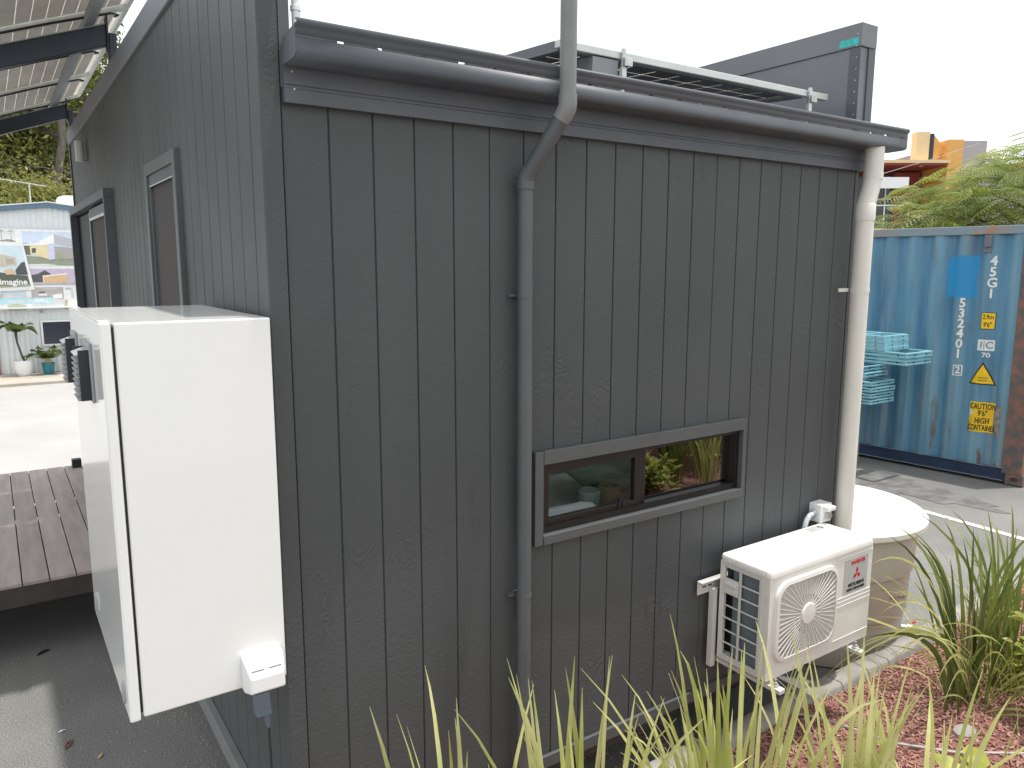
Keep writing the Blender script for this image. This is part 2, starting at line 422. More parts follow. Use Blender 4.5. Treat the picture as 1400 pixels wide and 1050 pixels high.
def link(name, me, m, parent=None, local=False):
    o = bpy.data.objects.new(name, me); COL.objects.link(o)
    if m is not None:
        me.materials.clear(); me.materials.append(m)
    if parent is not None:
        o.parent = parent
        if not local and parent.type == 'EMPTY':
            o.matrix_parent_inverse = Matrix.Translation(-Vector(parent.location))
    return o

def thing(name, label, cat, loc=(0, 0, 0), rz=0.0, group=None):
    o = bpy.data.objects.new(name, None); COL.objects.link(o)
    o.empty_display_size = 0.1
    o.location = loc; o.rotation_euler = (0, 0, rz)
    o['label'] = label; o['category'] = cat
    if group: o['group'] = group
    return o
def tag(o, label, cat, group=None):
    o['label'] = label; o['category'] = cat
    if group: o['group'] = group
    return o
def struct(o): o['kind'] = 'structure'; return o

def copy_tree(root, loc=None, rz=None, label=None, group=None):
    def cp(o, par):
        c = o.copy(); COL.objects.link(c)
        if par is not None: c.parent = par
        for ch in list(o.children): cp(ch, c)
        return c
    r = cp(root, None)
    if loc is not None: r.location = loc
    if rz is not None: r.rotation_euler = (0, 0, rz)
    if label: r['label'] = label
    if group: r['group'] = group
    return r

def place(o, origin, right, up):
    right, up = Vector(right).normalized(), Vector(up).normalized()
    nrm = right.cross(up)
    mx = Matrix((right, up, nrm)).transposed().to_4x4(); mx.translation = Vector(origin)
    o.matrix_basis = mx

def text(name, s, size, m, parent, origin, right, up, align='CENTER', bold=0.0, local=False, sx=1.0, extrude=0.0008):
    cu = bpy.data.curves.new(name, 'FONT')
    cu.body = s; cu.size = size; cu.align_x = align; cu.align_y = 'CENTER'; cu.offset = bold; cu.extrude = extrude
    cu.resolution_u = 3
    t = bpy.data.objects.new('tmp_text', cu); COL.objects.link(t)
    dg = bpy.context.evaluated_depsgraph_get()
    me = bpy.data.meshes.new_from_object(t.evaluated_get(dg))
    bpy.data.objects.remove(t); bpy.data.curves.remove(cu)
    if sx != 1.0:
        for v in me.vertices: v.co.x *= sx
    me.name = name
    o = link(name, me, m, parent, local)
    place(o, origin, right, up)
    return o
# ------------------------------------------------------------------ ground
def sheet(name, pts, z, m):
    return struct(MB().poly([(x, y, z) for x, y in pts]).build(name, m))
gr = sheet('ground', [(-160, -60), (160, -60), (160, 220), (-160, 220)], 0.0, M['asphalt'])
sheet('concrete_yard', [(-26, 6.06), (1.4, 6.06), (1.4, 16.0), (-26, 16.0)], 0.006, M['pale'])
pth = MB()
pth.box((-16, 16.0, -0.05), (6, 17.55, 0.07))
struct(pth.build('footpath', M['path'], bevel=0.012))
for a, b in (((6.965, 2.0), (6.64, -4.2)),):
    d = Vector((b[0] - a[0], b[1] - a[1])).normalized(); nn = Vector((-d.y, d.x)) * 0.042
    sheet('parking_line', [(a[0] + nn.x, a[1] + nn.y), (b[0] + nn.x, b[1] + nn.y), (b[0] - nn.x, b[1] - nn.y), (a[0] - nn.x, a[1] - nn.y)], 0.005, M['line'])

rpz = random.Random(12); pts_ = []
for i in range(40):
    a = 2 * math.pi * i / 40; q = 1 + rpz.uniform(-.16, .16) + .15 * math.sin(3 * a)
    pts_.append((7.55 + .42 * math.cos(a) * q - .10 * math.sin(a) * q, 2.25 + 1.05 * math.sin(a) * q))
sheet('worn_asphalt_patch', pts_, 0.004, M['patch'])
# garden bed: mulch surface rising gently away from the kerb
def mz(x, y):
    d = max(0.0, -0.14 - y)
    return 0.10 + min(0.30, 0.15 * d) + 0.012 * math.sin(3.1 * x + 2.0 * y) + 0.010 * math.sin(7.3 * x - 5.1 * y)
KY = lambda x: -0.14 if x < 3.6 else -0.14 + 0.045 * (x - 3.6) + 0.02 * max(0, x - 4.6) ** 2
nx, ny = 90, 64
mv, mf = [], []
for j in range(ny + 1):
    for i in range(nx + 1):
        x = -0.15 + 8.15 * i / nx
        t = (j / ny) ** 1.3
        y = KY(x) + 0.01 - 5.6 * t
        mv.append((x, y, mz(x, y)))
for j in range(ny):
    for i in range(nx):
        a = j * (nx + 1) + i
        mf.append((a, a + nx + 1, a + nx + 2, a + 1))
mb = MB(); mb.v, mb.f = mv, mf
struct(mb.build('mulch_bed', M['mulch'], smooth=True, angle=180))
# loose chips
ch = MB()
rc = random.Random(5)
def chip(x, y, z, s=1.0):
    L = rc.uniform(0.007, 0.022) * s; W = rc.uniform(0.0022, 0.0055) * s
    a = rc.uniform(0, 6.283); tl = rc.uniform(-0.5, 0.5)
    d = Vector((math.cos(a) * math.cos(tl), math.sin(a) * math.cos(tl), math.sin(tl))); p = Vector((-math.sin(a), math.cos(a), rc.uniform(-.6, .6))).normalized()
    c = Vector((x, y, z + 0.006)); u = d.cross(p) * 0.003
    q = [c - d * L - p * W * .5, c - d * L * .2 - p * W, c + d * L, c + d * L * .3 + p * W, c - d * L * .8 + p * W * .7]
    i = len(ch.v)
    ch.v += [tuple(k + u) for k in q] + [tuple(k - u) for k in q]
    ch.f += [[i, i + 1, i + 2, i + 3, i + 4]] + [[i + k, i + 5 + k, i + 5 + (k + 1) % 5, i + (k + 1) % 5] for k in range(5)]
for k in range(26000):
    x = rc.uniform(0.9, 6.2); y = KY(x) - 0.0 - 2.1 * rc.random() ** 1.25
    chip(x, y, mz(x, y))
for k in range(500):                                   # chips spilt under the house
    x = rc.uniform(0.4, 2.1); y = rc.uniform(0.02, 0.6) ; chip(x, y, 0.0)
ch.build('bark_mulch_chips', M['chip'], kind='stuff')

# kerb cast in lengths with joints
kx = [-0.4, 0.75, 1.9, 3.05, 4.2, 5.3, 6.4, 7.5]
for i in range(len(kx) - 1):
    rings = []
    n_ = 6
    for k in range(n_ + 1):
        x = kx[i] + 0.004 + (kx[i + 1] - kx[i] - 0.008) * k / n_
        y0, y1 = KY(x), KY(x) + 0.125
        rings.append([(x, y0, -0.02), (x, y0, 0.135), (x, y0 + 0.015, 0.15), (x, y1 - 0.02, 0.15), (x, y1, 0.13), (x, y1 + 0.01, -0.02)])
    struct(MB().loft(rings).build('kerb', M['conc'], smooth=True, angle=50))

# ------------------------------------------------------------------ the house
H = thing('tiny_house', 'charcoal clad flat-roofed tiny house filling the middle of the view', 'house', (0, 0, 0))
def part(mb, name, m, p=None, **k): return mb.build(name, m, p if p is not None else H, **k)
ZB, ZT = 0.40, 3.53
PXL, PXR = 0.0, 3.09
# wall backing (structure behind the boards) with the window openings left free
WX0, WX1, WZ0, WZ1 = 1.035, 2.235, 1.385, 1.682
bk = MB()
bk.box((0.02, 0.007, ZB), (WX0, 0.09, 3.10)).box((WX1, 0.007, ZB), (3.07, 0.09, 3.10))
bk.box((WX0, 0.007, ZB), (WX1, 0.09, WZ0)).box((WX0, 0.007, WZ1), (WX1, 0.09, 3.10))
part(bk, 'wall_core', M['wall'])
bl = MB()
bl.box((0.007, 0.092, ZB), (0.07, 1.24, 3.6)).box((0.007, 1.93, ZB), (0.07, 3.37, 3.6)).box((0.007, 5.75, ZB), (0.07, 5.8, 3.6))
bl.box((0.007, 1.24, 2.93), (0.07, 1.93, 3.6)).box((0.007, 3.37, 2.90), (0.07, 5.75, 3.6)).box((0.007, 1.24, ZB), (0.07, 1.93, 0.62))
part(bl, 'side_wall_core', M['wall'])
part(MB().box((0.07, 5.75, ZB), (3.07, 5.83, 3.6)), 'rear_wall', M['wall'])
part(MB().box((3.02, 0.091, ZB), (3.088, 5.749, 1.3)).box((3.02, 0.091, 2.5), (3.088, 5.749, 3.10)).box((3.02, .091, 1.301), (3.088, .30, 2.499)).box((3.02, 1.5, 1.301), (3.088, 5.749, 2.499)), 'far_side_wall', M['wall'])
part(MB().box((3.05, .301, 1.301), (3.054, 1.499, 2.499)), 'added_daylight_pane', M['glass'])  # unseen opening and pane added to bring daylight onto the bench
# interior
part(MB().box((0.08, 0.1, 0.47), (3.0, 5.7, 0.52)), 'floor', M['tan'])
part(MB().box((0.08, 1.7, 0.53), (3.0, 1.76, 3.0)), 'room_partition', M['room'])
part(MB().box((0.075, 0.095, 0.53), (0.10, 1.69, 3.0)), 'room_lining', M['room'])
part(MB().box((0.11, 0.1, 2.86), (3.0, 1.69, 2.90)), 'ceiling', M['room'])

# vertical boards with a real groove between them
_bcache = {}
def board_mesh(w, h):
    key = (round(w, 4), round(h, 3))
    if key not in _bcache:
        b = MB()
        pr = [(0, .007, 0), (0, .0025, 0), (.0022, 0, 0), (w - .0022, 0, 0), (w, .0025, 0), (w, .007, 0)]
        b.prism(pr, (0, 0, h))
        me = bpy.data.meshes.new('wall_board'); me.from_pydata(b.v, [], b.f); me.update()
        bm = bmesh.new(); bm.from_mesh(me); bmesh.ops.recalc_face_normals(bm, faces=bm.faces); bm.to_mesh(me); bm.free()
        me.materials.append(M['wall']); _bcache[key] = me
    return _bcache[key]
def board(x, w, z0, z1):
    o = bpy.data.objects.new('wall_board', board_mesh(w, z1 - z0)); COL.objects.link(o)
    o.parent = H; o.location = (x, 0, z0)
def board_left(y, w, z0, z1):
    o = bpy.data.objects.new('wall_board', board_mesh(w, z1 - z0)); COL.objects.link(o)
    o.parent = H; o.location = (0, y + w, z0); o.rotation_euler = (0, 0, -R(90))
X0, PIT = 0.055, 0.15
def gw(k): return 0.003 if k % 8 == 5 else 0.0048       # sheet joints are tighter than the grooves
for k in range(0, 20):
    x0 = X0 + PIT * k + gw(k) / 2; x1 = X0 + PIT * (k + 1) - gw(k + 1) / 2
    if x1 <= WX0 or x0 >= WX1:
        board(x0, x1 - x0, ZB, 2.99)
    else:
        board(x0, x1 - x0, ZB, WZ0); board(x0, x1 - x0, WZ1, 2.99)
        if x0 < WX0 - .01: board(x0, WX0 - x0, WZ0 + .001, WZ1 - .001)
        if x1 > WX1 + .01: board(WX1, x1 - WX1, WZ0 + .001, WZ1 - .001)
board(0.055 + 3.0 + .004, 0.028, ZB, 2.99)
Y0 = 0.134
OPEN = [(1.24, 1.93, 0.62, 2.93), (3.37, 5.75, 0.40, 2.90)]
for k in range(-1, 38):
    y0 = Y0 + PIT * k + gw(k + 4) * .75; y1 = Y0 + PIT * (k + 1) - gw(k + 5) * .75
    if k == -1: y0 = 0.058
    y1 = min(y1, 5.80)
    cuts = [(a, b, c, d) for a, b, c, d in OPEN if y1 > a and y0 < b]
    if not cuts: board_left(y0, y1 - y0, ZB, ZT + .01)
    else:
        a, b, c, d = cuts[0]
        board_left(y0, y1 - y0, d, ZT + .01)
        if c > ZB + .05: board_left(y0, y1 - y0, ZB, c)
        if y0 < a - .012: board_left(y0, a - y0, c + .001, d - .001)
        if y1 > b + .012: board_left(b, y1 - b, c + .001, d - .001)
# corner trims: folded angle with a rounded nose
def corner_trim(x, y, dirx, diry, z0, z1, wx=.052, wy=.052):
    t = .009
    pr = [(x - dirx * t, y + diry * wy, z0), (x - dirx * t, y - diry * (t - .005), z0), (x - dirx * (t - .005), y - diry * t, z0), (x + dirx * wx, y - diry * t, z0),
          (x + dirx * wx, y - diry * .0005, z0), (x - dirx * .0005, y - diry * .0005, z0), (x - dirx * .0005, y + diry * wy, z0)]
    return MB().prism(pr, (0, 0, z1 - z0))
part(corner_trim(0, 0, 1, 1, ZB, 3.655), 'corner_trim', M['wall'])
part(MB().box((-0.012, 5.79, ZB), (0.06, 5.845, ZT)), 'corner_trim', M['trim'])
# base strip
part(MB().box((-0.006, -0.018, 0.345), (3.09, -0.0005, 0.40)), 'base_strip', M['trim'], bevel=.003)
part(MB().box((-0.034, 0.001, 0.315), (-0.0008, 5.84, 0.40)), 'base_strip', M['pipe_light'], bevel=.002)  # paler tone stands for the light on the strip's top face
part(MB().box((0.0, 0.0, 0.30), (3.08, 5.82, 0.344)), 'chassis', M['black'])
for yy in (0.9, 2.4, 3.9, 5.3):
    for xx in (0.55, 2.3):
        part(MB().box((xx, yy, 0.0), (xx + .39, yy + .19, 0.30)), 'support_block', M['conc'])
# parapet caps and parapet walls
cp_ = MB(); cp_.box((-0.016, -0.05, 3.53), (0.095, 5.86, 3.652)); part(cp_, 'parapet_cap', M['parapet'], bevel=.004)
part(MB().box((0.0705, 0.095, 3.12), (0.088, 5.74, 3.529)), 'parapet_lining', M['parapet'])
part(MB().box((0.0555, -0.012, 2.99), (0.088, -0.0012, 3.529)), 'parapet_end', M['metal'])
part(MB().box((2.97, -0.035, 3.05), (3.088, 5.8, 3.54)), 'parapet_wall', M['parapet'], bevel=.002)
part(MB().box((2.962, -0.045, 3.541), (3.096, 5.82, 3.652)), 'parapet_cap', M['parapet'], bevel=.003)
part(MB().box((2.9665, -0.040, 3.10), (2.9695, 0.02, 3.539)), 'parapet_corner_flashing', M['metal'])
part(MB().box((3.035, -0.043, 3.08), (3.092, -0.0355, 3.538)), 'parapet_corner_flashing', M['metal'])
for i in range(9):
    z = 3.16 + i * .055
    rv = part(MB().lathe([(.0001, .0035), (.003, .003), (.0042, 0)], n=8), 'rivet', M['steel'])
    rv.matrix_parent_inverse = Matrix.Identity(4)
    rv.location = (2.966 if z < 3.54 else 2.9615, -0.022, z); rv.rotation_euler = (0, -R(90), 0)
part(MB().box((2.9608, -0.03, 3.55), (2.9618, 0.075, 3.585)), 'sealing_tape', M['teal'])
sc_ = part(MB().tube([(2.968, .26, 3.26), (2.94, .26, 3.262)], .007, 8), 'screw', M['steel'])
# roof: low-pitch ribbed sheet falling to the front gutter
rf = MB(); prof = []
x = 0.09
while x < 2.955:
    prof += [(x, 0), (x + .035, .028), (x + .06, .028), (x + .095, 0)]; x += .19
top = [(a, -0.06, 3.115 + b) for a, b in prof]; bot = [(a, 5.75, 3.115 + .052 * 5.81 + b) for a, b in prof]
und = [(a, y, z - .012) for a, y, z in top]; unb = [(a, y, z - .012) for a, y, z in bot]
rf.loft([top, bot], cap=False, closed=False).loft([und, unb], cap=False, closed=False)
for i in range(len(top) - 1): rf.poly([top[i], top[i + 1], und[i + 1], und[i]])
part(rf, 'roof', M['metal'])
# fascia
fa = MB()
fa.prism([(.06, -.001, 2.945), (.06, -.030, 2.945), (.06, -.030, 2.985), (.06, -.026, 2.988), (.06, -.026, 2.996), (.06, -.030, 2.999), (.06, -.030, 3.11), (.06, -.001, 3.11)], (3.035, 0, 0))
part(fa, 'fascia', M['metal'])
for px_, pz_ in ((.085, 3.035), (.09, 2.985)):
    o = part(MB().lathe([(.0001, .003), (.0025, .0025), (.004, 0)], n=8), 'rivet', M['steel']); o.matrix_parent_inverse = Matrix.Identity(4)
    o.location = (px_, -.0305, pz_); o.rotation_euler = (R(90), 0, 0)
# gutter: quad profile with slots punched under the front bead
GX0, GX1 = 0.06, 3.262
gp = [(-.034, 3.125), (-.034, 3.050), (-.042, 3.049), (-.126, 3.051), (-.139, 3.054), (-.1455, 3.060), (-.147, 3.069), (-.147, 3.104)]
gt = [(-.147, 3.110), (-.1465, 3.128), (-.150, 3.135), (-.156, 3.140), (-.158, 3.148), (-.153, 3.154), (-.145, 3.152)]
g = MB()
g.loft([[(GX0, y, z) for y, z in gp], [(GX1, y, z) for y, z in gp]], cap=False, closed=False)
g.loft([[(GX0, y, z) for y, z in gt], [(GX1, y, z) for y, z in gt]], cap=False, closed=False)
sx_ = GX0
rg = random.Random(2)
while sx_ < GX1 - .02:                                   # web between the slots
    e = min(sx_ + rg.uniform(.095, .125), GX1)
    g.poly([(sx_, -.147, 3.104), (e, -.147, 3.104), (e, -.147, 3.110), (sx_, -.147, 3.110)])
    sx_ = e + rg.choice((.020, .024, .028))
go = part(g, 'gutter', M['metal'], smooth=True, angle=24)
md = go.modifiers.new('sheet', 'SOLIDIFY'); md.thickness = .0016; md.offset = 0
for xx in (GX0, GX1):
    part(MB().prism([(xx, y, z) for y, z in gp + gt[:4]], (.003 if xx > 1 else -.003, 0, 0)), 'gutter_end_cap', M['metal'])
# ribbon window
W = part(MB().box((WX0, -.001, WZ0), (WX0 + .02, .085, WZ1)).box((WX1 - .02, -.001, WZ0), (WX1, .085, WZ1))
         .box((WX0 + .02, -.001, WZ0), (WX1 - .02, .085, WZ0 + .024)).box((WX0 + .02, -.001, WZ1 - .024), (WX1 - .02, .085, WZ1)), 'window', M['frame'])
def sub(mb, name, m, **k): return mb.build(name, m, W, **k)
ox0, ox1, oz0, oz1 = .995, 2.254, 1.348, 1.734
t0, t1 = -.030, -.0022
for xa, xb in ((ox0, WX0 + .002), (WX1 - .002, ox1)):
    sub(MB().box((xa, t0, oz0), (xb, t1, oz1)), 'window_trim', M['trim'], bevel=.002)
sub(MB().box((WX0 + .0025, t0 - .002, WZ1 - .002), (WX1 - .0025, t1, oz1 + .002)), 'window_trim', M['trim'], bevel=.002)
sub(MB().box((WX0 + .0025, t0 - .004, oz0), (WX1 - .0025, t1, WZ0 + .002)), 'window_trim', M['trim'], bevel=.002)
MX = 1.617
sub(MB().box((MX - .02, .018, WZ0 + .024), (MX + .02, .07, WZ1 - .024)), 'mullion', M['frame'], bevel=.002)
sa = MB()                                               # sliding sash, left
sx0, sx1, sz0, sz1 = WX0 + .02, MX - .02, WZ0 + .024, WZ1 - .024
sa.box((sx0, .008, sz0), (sx0 + .036, .035, sz1)).box((sx1 - .034, .008, sz0), (sx1, .035, sz1))
sa.box((sx0 + .036, .008, sz0), (sx1 - .034, .035, sz0 + .028)).box((sx0 + .036, .008, sz1 - .028), (sx1 - .034, .035, sz1))
sub(sa, 'sash', M['frame'], bevel=.002)
sub(MB().box((sx0 + .036, .020, sz0 + .028), (sx1 - .034, .0235, sz1 - .028)), 'pane', M['glass'])
sub(MB().box((MX + .02, .036, WZ0 + .024), (WX1 - .02, .040, WZ1 - .024)), 'pane', M['glass2'])
for q in range(3):
    sub(MB().box((WX0 + .021, -.0005 + q * .0055, WZ0 + .0242), (WX1 - .021, .002 + q * .0055, WZ0 + .029 - q * .001)), 'sill_track', M['frame'])
sub(MB().box((sx1 - .13, .002, sz0 + .006), (sx1 - .125, .0078, sz0 + .045)).box((sx1 - .13, .002, sz0 + .040), (sx1 - .100, .0078, sz0 + .045)).box((sx1 - .105, .002, sz0 + .006), (sx1 - .100, .0078, sz0 + .045)), 'sash_latch', M['black'])

# tall screened window on the side wall
V = part(MB().box((-.024, 1.205, .60), (.002, 1.262, 2.955)).box((-.024, 1.905, .60), (.002, 1.962, 2.955)).box((-.024, 1.262, 2.90), (.002, 1.905, 2.955)).box((-.024, 1.262, .60), (.002, 1.905, .65)), 'side_window', M['trim'], bevel=.003)
def subv(mb, name, m, p=None, **k): return mb.build(name, m, p or V, **k)
subv(MB().box((-.012, 1.262, .65), (.02, 1.278, 2.90)).box((-.012, 1.880, .65), (.02, 1.905, 2.90)).box((-.012, 1.278, 2.845), (.02, 1.880, 2.90)), 'screen_frame', M['metal'], bevel=.002)
subv(MB().box((.002, 1.278, .65), (.006, 1.880, 2.845)), 'insect_screen', M['screen'])
subv(MB().box((-.015, 1.276, .65), (-.0122, 1.280, 2.60)), 'screen_edge', M['alu'])
subv(MB().box((-.015, 1.281, 2.843), (-.0122, 1.88, 2.848)), 'screen_edge', M['alu'])
# wide sliding door set in a shallow box frame
M['doorgap'] = mat('black_door_glass', (0.012, 0.014, 0.020), 0.5, spec=0.2, var=0.1)
D = part(MB().box((-.055, 3.335, .52), (.003, 3.375, 2.90)).box((-.055, 5.745, .52), (.003, 5.785, 2.90)).box((-.055, 3.335, 2.90), (.003, 5.785, 2.955)), 'sliding_door', M['metal'], bevel=.003)
subv(MB().box((-.022, 3.376, .525), (.012, 3.42, 2.88)).box((-.022, 4.50, .525), (.012, 4.54, 2.88)).box((-.022, 3.42, 2.80), (.012, 4.50, 2.88)), 'screen_frame', M['metal'], D)
subv(MB().box((-.008, 3.42, .525), (-.004, 4.50, 2.80)), 'insect_screen', M['screen'], D)
subv(MB().box((-.026, 3.60, .53), (-.0222, 3.612, 2.80)), 'screen_edge', M['alu'], D)
subv(MB().box((-.026, 4.515, .53), (-.0222, 4.530, 2.86)), 'screen_edge', M['alu'], D)
subv(MB().box((-.026, 3.613, 2.795), (-.0222, 4.51, 2.815)), 'screen_edge', M['alu'], D)
subv(MB().box((.012, 4.541, .525), (.016, 5.744, 2.88)), 'door_pane', M['doorgap'], D)

# grey vent and downpipe
part(MB().tube([(.931, -.045, 0.0), (.931, -.045, 2.755)], .0285, 24), 'downpipe', M['pipe'], smooth=True)
for z in (2.35, 1.17):
    b = MB(); b.lathe([(.0305, z - .008), (.0305, z + .008)], (.931, -.045, 0), 24)
    b.box((.880, -.010, z - .008), (.945, -.0012, z + .008)).box((.876, -.026, z - .003), (.903, -.010, z + .003))
    b.build('pipe_bracket', M['pipe'], H, smooth=True)
part(MB().tube([(.931, -.045, 2.735), (.931, -.045, 2.768)], .0325, 24).tube([(.931, -.045, 2.768), (.933, -.050, 2.782), (.940, -.064, 2.805)], .0325, 24), 'pipe_elbow', M['pipe'], smooth=True)
a_, b_ = Vector((.935, -.054, 2.788)), Vector((1.0, -.188, 2.990))
part(MB().tube([a_, b_], .0295, 24), 'pipe_offset', M['pipe'], smooth=True)
ud = (b_ - a_).normalized()
part(MB().tube([b_ - ud * .028, b_ - ud * .004, b_ + Vector((.003, -.006, .014)), (1.004, -.196, 3.016), (1.004, -.196, 3.050)], [.0325, .0325, .0335, .0325, .0325], 24), 'pipe_elbow', M['pipe_light'], smooth=True)
part(MB().tube([(1.004, -.196, 3.04), (1.004, -.196, 4.6)], .0295, 24), 'vent_pipe', M['pipe_light'], smooth=True)
# cream downpipe at the far end of the gutter, in from the bead by two shallow bends
part(MB().tube([(3.062, -.095, 3.055), (3.062, -.095, 2.93)], .0465, 28).tube([(3.062, -.095, 2.93), (3.061, -.095, 2.905), (3.048, -.094, 2.845), (3.026, -.092, 2.785), (3.022, -.091, 2.755)], [.0465, .0455, .0445, .045, .0465], 28), 'pipe_elbow', M['pvc'], smooth=True)
part(MB().lathe([(.0485, 2.895), (.0485, 2.930)], (3.062, -.095, 0), 28), 'pipe_collar', M['pvc'], smooth=True)
part(MB().lathe([(.0485, 2.69), (.0495, 2.71), (.0485, 2.770), (.0465, 2.774)], (3.022, -.091, 0), 28), 'pipe_collar', M['pvc'], smooth=True)
part(MB().tube([(3.022, -.091, 2.72), (3.018, -.091, .78), (3.025, -.093, .745), (3.05, -.097, .72), (3.09, -.10, .71), (3.16, -.085, .71), (3.45, .16, .70)], .0455, 28), 'cream_downpipe', M['pvc'], smooth=True)
part(MB().lathe([(.0475, 2.325), (.0475, 2.347)], (3.022, -.091, 0), 28).box((2.905, -.050, 2.328), (2.985, -.042, 2.346)), 'pipe_bracket', M['pvc'], smooth=True)

# small white vent stub on the roof corner
o = MB().lathe([(.013, 3.16), (.013, 3.22), (.016, 3.222), (.016, 3.235), (.012, 3.237), (.012, 3.27), (.015, 3.272), (.015, 3.36)], (.118, .012, 0), 16).build('pipe_stub', M['whitepl'], H, smooth=True)

# wall lamp high on the side wall
L_ = thing('wall_light', 'small pale cylinder wall light high on the charcoal side wall', 'wall light', (0, 4.62, 3.26))
MB().tube([(-.045, 4.62, 3.255), (-.045, 4.62, 3.41)], .034, 16).build('lamp_body', M['bracket'], L_, smooth=True)
MB().box((-.02, 4.60, 3.27), (-.001, 4.64, 3.33)).build('mounting_plate', M['greypl'], L_)
# things standing on the bench behind the ribbon window
part(MB().box((1.04, .10, 1.25), (2.95, .95, 1.29)), 'bench', M['room'])
tw = MB().tube([(1.12, .20, 1.345), (1.16, .20, 1.35), (1.42, .19, 1.35), (1.47, .19, 1.345)], [.050, .055, .055, .048], 20)
tag(tw.build('towel', M['towel'], smooth=True), 'rolled white towel behind the left window pane', 'towel')
for x, y, m, l in ((1.60, .36, M['ceramic'], 'pale pot beside the tan pot behind the left window pane'), (1.735, .37, M['tan'], 'tan pot behind the left window pane')):
    tag(MB().lathe([(.042, 1.291), (.050, 1.30), (.055, 1.385), (.050, 1.39), (.046, 1.30)], (x, y, 0), 24).build('pot', m, smooth=True), l, 'pot')
tag(MB().lathe([(.08, 1.291), (.16, 1.31), (.27, 1.40), (.31, 1.47), (.295, 1.47), (.25, 1.405), (.12, 1.33), (.001, 1.32)], (1.95, .74 - .12, 0), 40).build('wash_basin', M['ceramic'], smooth=True), 'wide pale green basin seen through the left window pane', 'basin')

# rooftop panel tilted up at its near edge, on a rail with clamps
S = thing('rooftop_solar_panel', 'dark solar panel tilted on a pale rail above the house gutter', 'solar panel', (1.9, .1, 3.28))
P0, PX, PYV = Vector((1.185, .10, 3.285)), Vector((1, 0, 0)), Vector((0, .998, .058)).normalized()
PN = PX.cross(PYV)
def pq(a, b, t): return P0 + PX * a + PYV * b + PN * t
def pbox(mb, a0, a1, b0, b1, t0, t1):
    mb.loft([[pq(a0, b0, t0), pq(a1, b0, t0), pq(a1, b1, t0), pq(a0, b1, t0)], [pq(a0, b0, t1), pq(a1, b0, t1), pq(a1, b1, t1), pq(a0, b1, t1)]]); return mb
W_, D_ = 1.53, 1.0
f = MB(); pbox(f, 0, W_, 0, .03, -.0, .04); pbox(f, 0, W_, D_ - .03, D_, 0, .04); pbox(f, 0, .03, .031, D_ - .031, 0, .04); pbox(f, W_ - .03, W_, .031, D_ - .031, 0, .04)
f.build('panel_frame', M['parapet'], S)
pbox(MB(), .031, W_ - .031, .031, D_ - .031, .020, .034).build('backsheet', M['sheet'], S)
nx_, ny_ = 10, 6
for i in range(nx_):
    for j in range(ny_):
        a = .04 + i * (W_ - .08) / nx_; b = .04 + j * (D_ - .08) / ny_
        pbox(MB(), a + .006, a + (W_ - .08) / nx_ - .006, b + .006, b + (D_ - .08) / ny_ - .006, .0175, .0197).build('solar_cell', M['dcell'], S)
pbox(MB(), -.02, W_ + .16, -.035, -.002, .004, .034).build('rail', M['alu'], S, bevel=.003)
for a in (.0, .30, W_):
    b = MB(); pbox(b, a - .010, a + .008, -.050, -.037, -.05, .045); pbox(b, a - .008, a + .034, -.064, -.051, -.024, .010); b.build('rail_clamp', M['steel'], S, bevel=.002)
    q = pq(a, -.02, -.0)
    MB().box((q.x - .012, q.y - .03, 3.15 + .052 * q.y), (q.x + .012, q.y - .012, q.z - .03)).build('tilt_leg', M['alu'], S)
o = pbox(MB(), .15, .285, -.030, .42, -.075, -.002).build('junction_bracket', M['greypl'], S)
# ------------------------------------------------------------------ white equipment cabinet on the side wall
cx0, cx1, cy0, cy1, cz0, cz1 = -.452, -.030, -.082, .80, 1.150, 2.306
K = thing('equipment_cabinet', 'large glossy white metal cabinet hung on the charcoal side wall', 'cabinet', (-.24, .36, 1.15))
MB().box((cx0, cy0, cz0), (cx1, cy1, cz1)).build('cabinet_body', M['white'], K, bevel=.005)
MB().box((cx0 - .007, cy0 + .012, cz0 + .012), (cx0 - .0005, cy1 - .012, cz1 - .012)).build('door_seal', M['black'], K)
dr = MB().box((-.489, cy0 - .003, cz0 - .006), (cx0 - .0075, cy1 + .003, cz1 + .003)).build('cabinet_door', M['white'], K, bevel=.006)
MB().box((-.4895, cy0 + .02, cz1 + .0032), (cx0 - .010, cy1 - .02, cz1 + .0075)).build('rain_lip', M['white'], dr, bevel=.001)
for yv, zv in ((.145, 2.065), (.575, 2.065)):
    v = MB()
    v.box((-.497, yv - .012, zv - .008), (-.4892, yv + .160, zv + .168))
    vb = v.build('vent', M['greypl'], K, bevel=.003)
    MB().box((-.525, yv - .002, zv), (-.4972, yv + .003, zv + .150)).build('vent_side', M['black'], vb)
    MB().box((-.525, yv + .145, zv), (-.4972, yv + .15, zv + .150)).build('vent_side', M['black'], vb)
    for i in range(9):
        z = zv + i * .0165
        lv = MB().prism([(-.4975, yv + .0035, z), (-.532, yv + .0035, z), (-.532, yv + .0035, z + .003), (-.4975, yv + .0035, z + .0165)], (0, .141, 0))
        lv.build('louvre', M['greypl'], vb)
for yv, zv in ((-.004, 1.205), (.665, 1.235)):
    lk = MB().lathe([(.001, .006), (.019, .006), (.022, 0)], n=20)
    ob = lk.build('quarter_turn_lock', M['greypl'], K, smooth=True, local=True)
    ob.matrix_parent_inverse = Matrix.Translation(-K.location)
    ob.matrix_basis = Matrix.Translation((-.4892, yv, zv)) @ Matrix.Rotation(-R(90), 4, 'Y') @ Matrix.Diagonal((1.7, 1, 1, 1))
MB().box((-.029, .02, 2.13), (-.002, .05, 2.27)).box((-.029, .70, 2.13), (-.002, .74, 2.27)).box((-.029, .02, 1.25), (-.002, .05, 1.38)).build('wall_bracket', M['greypl'], K)
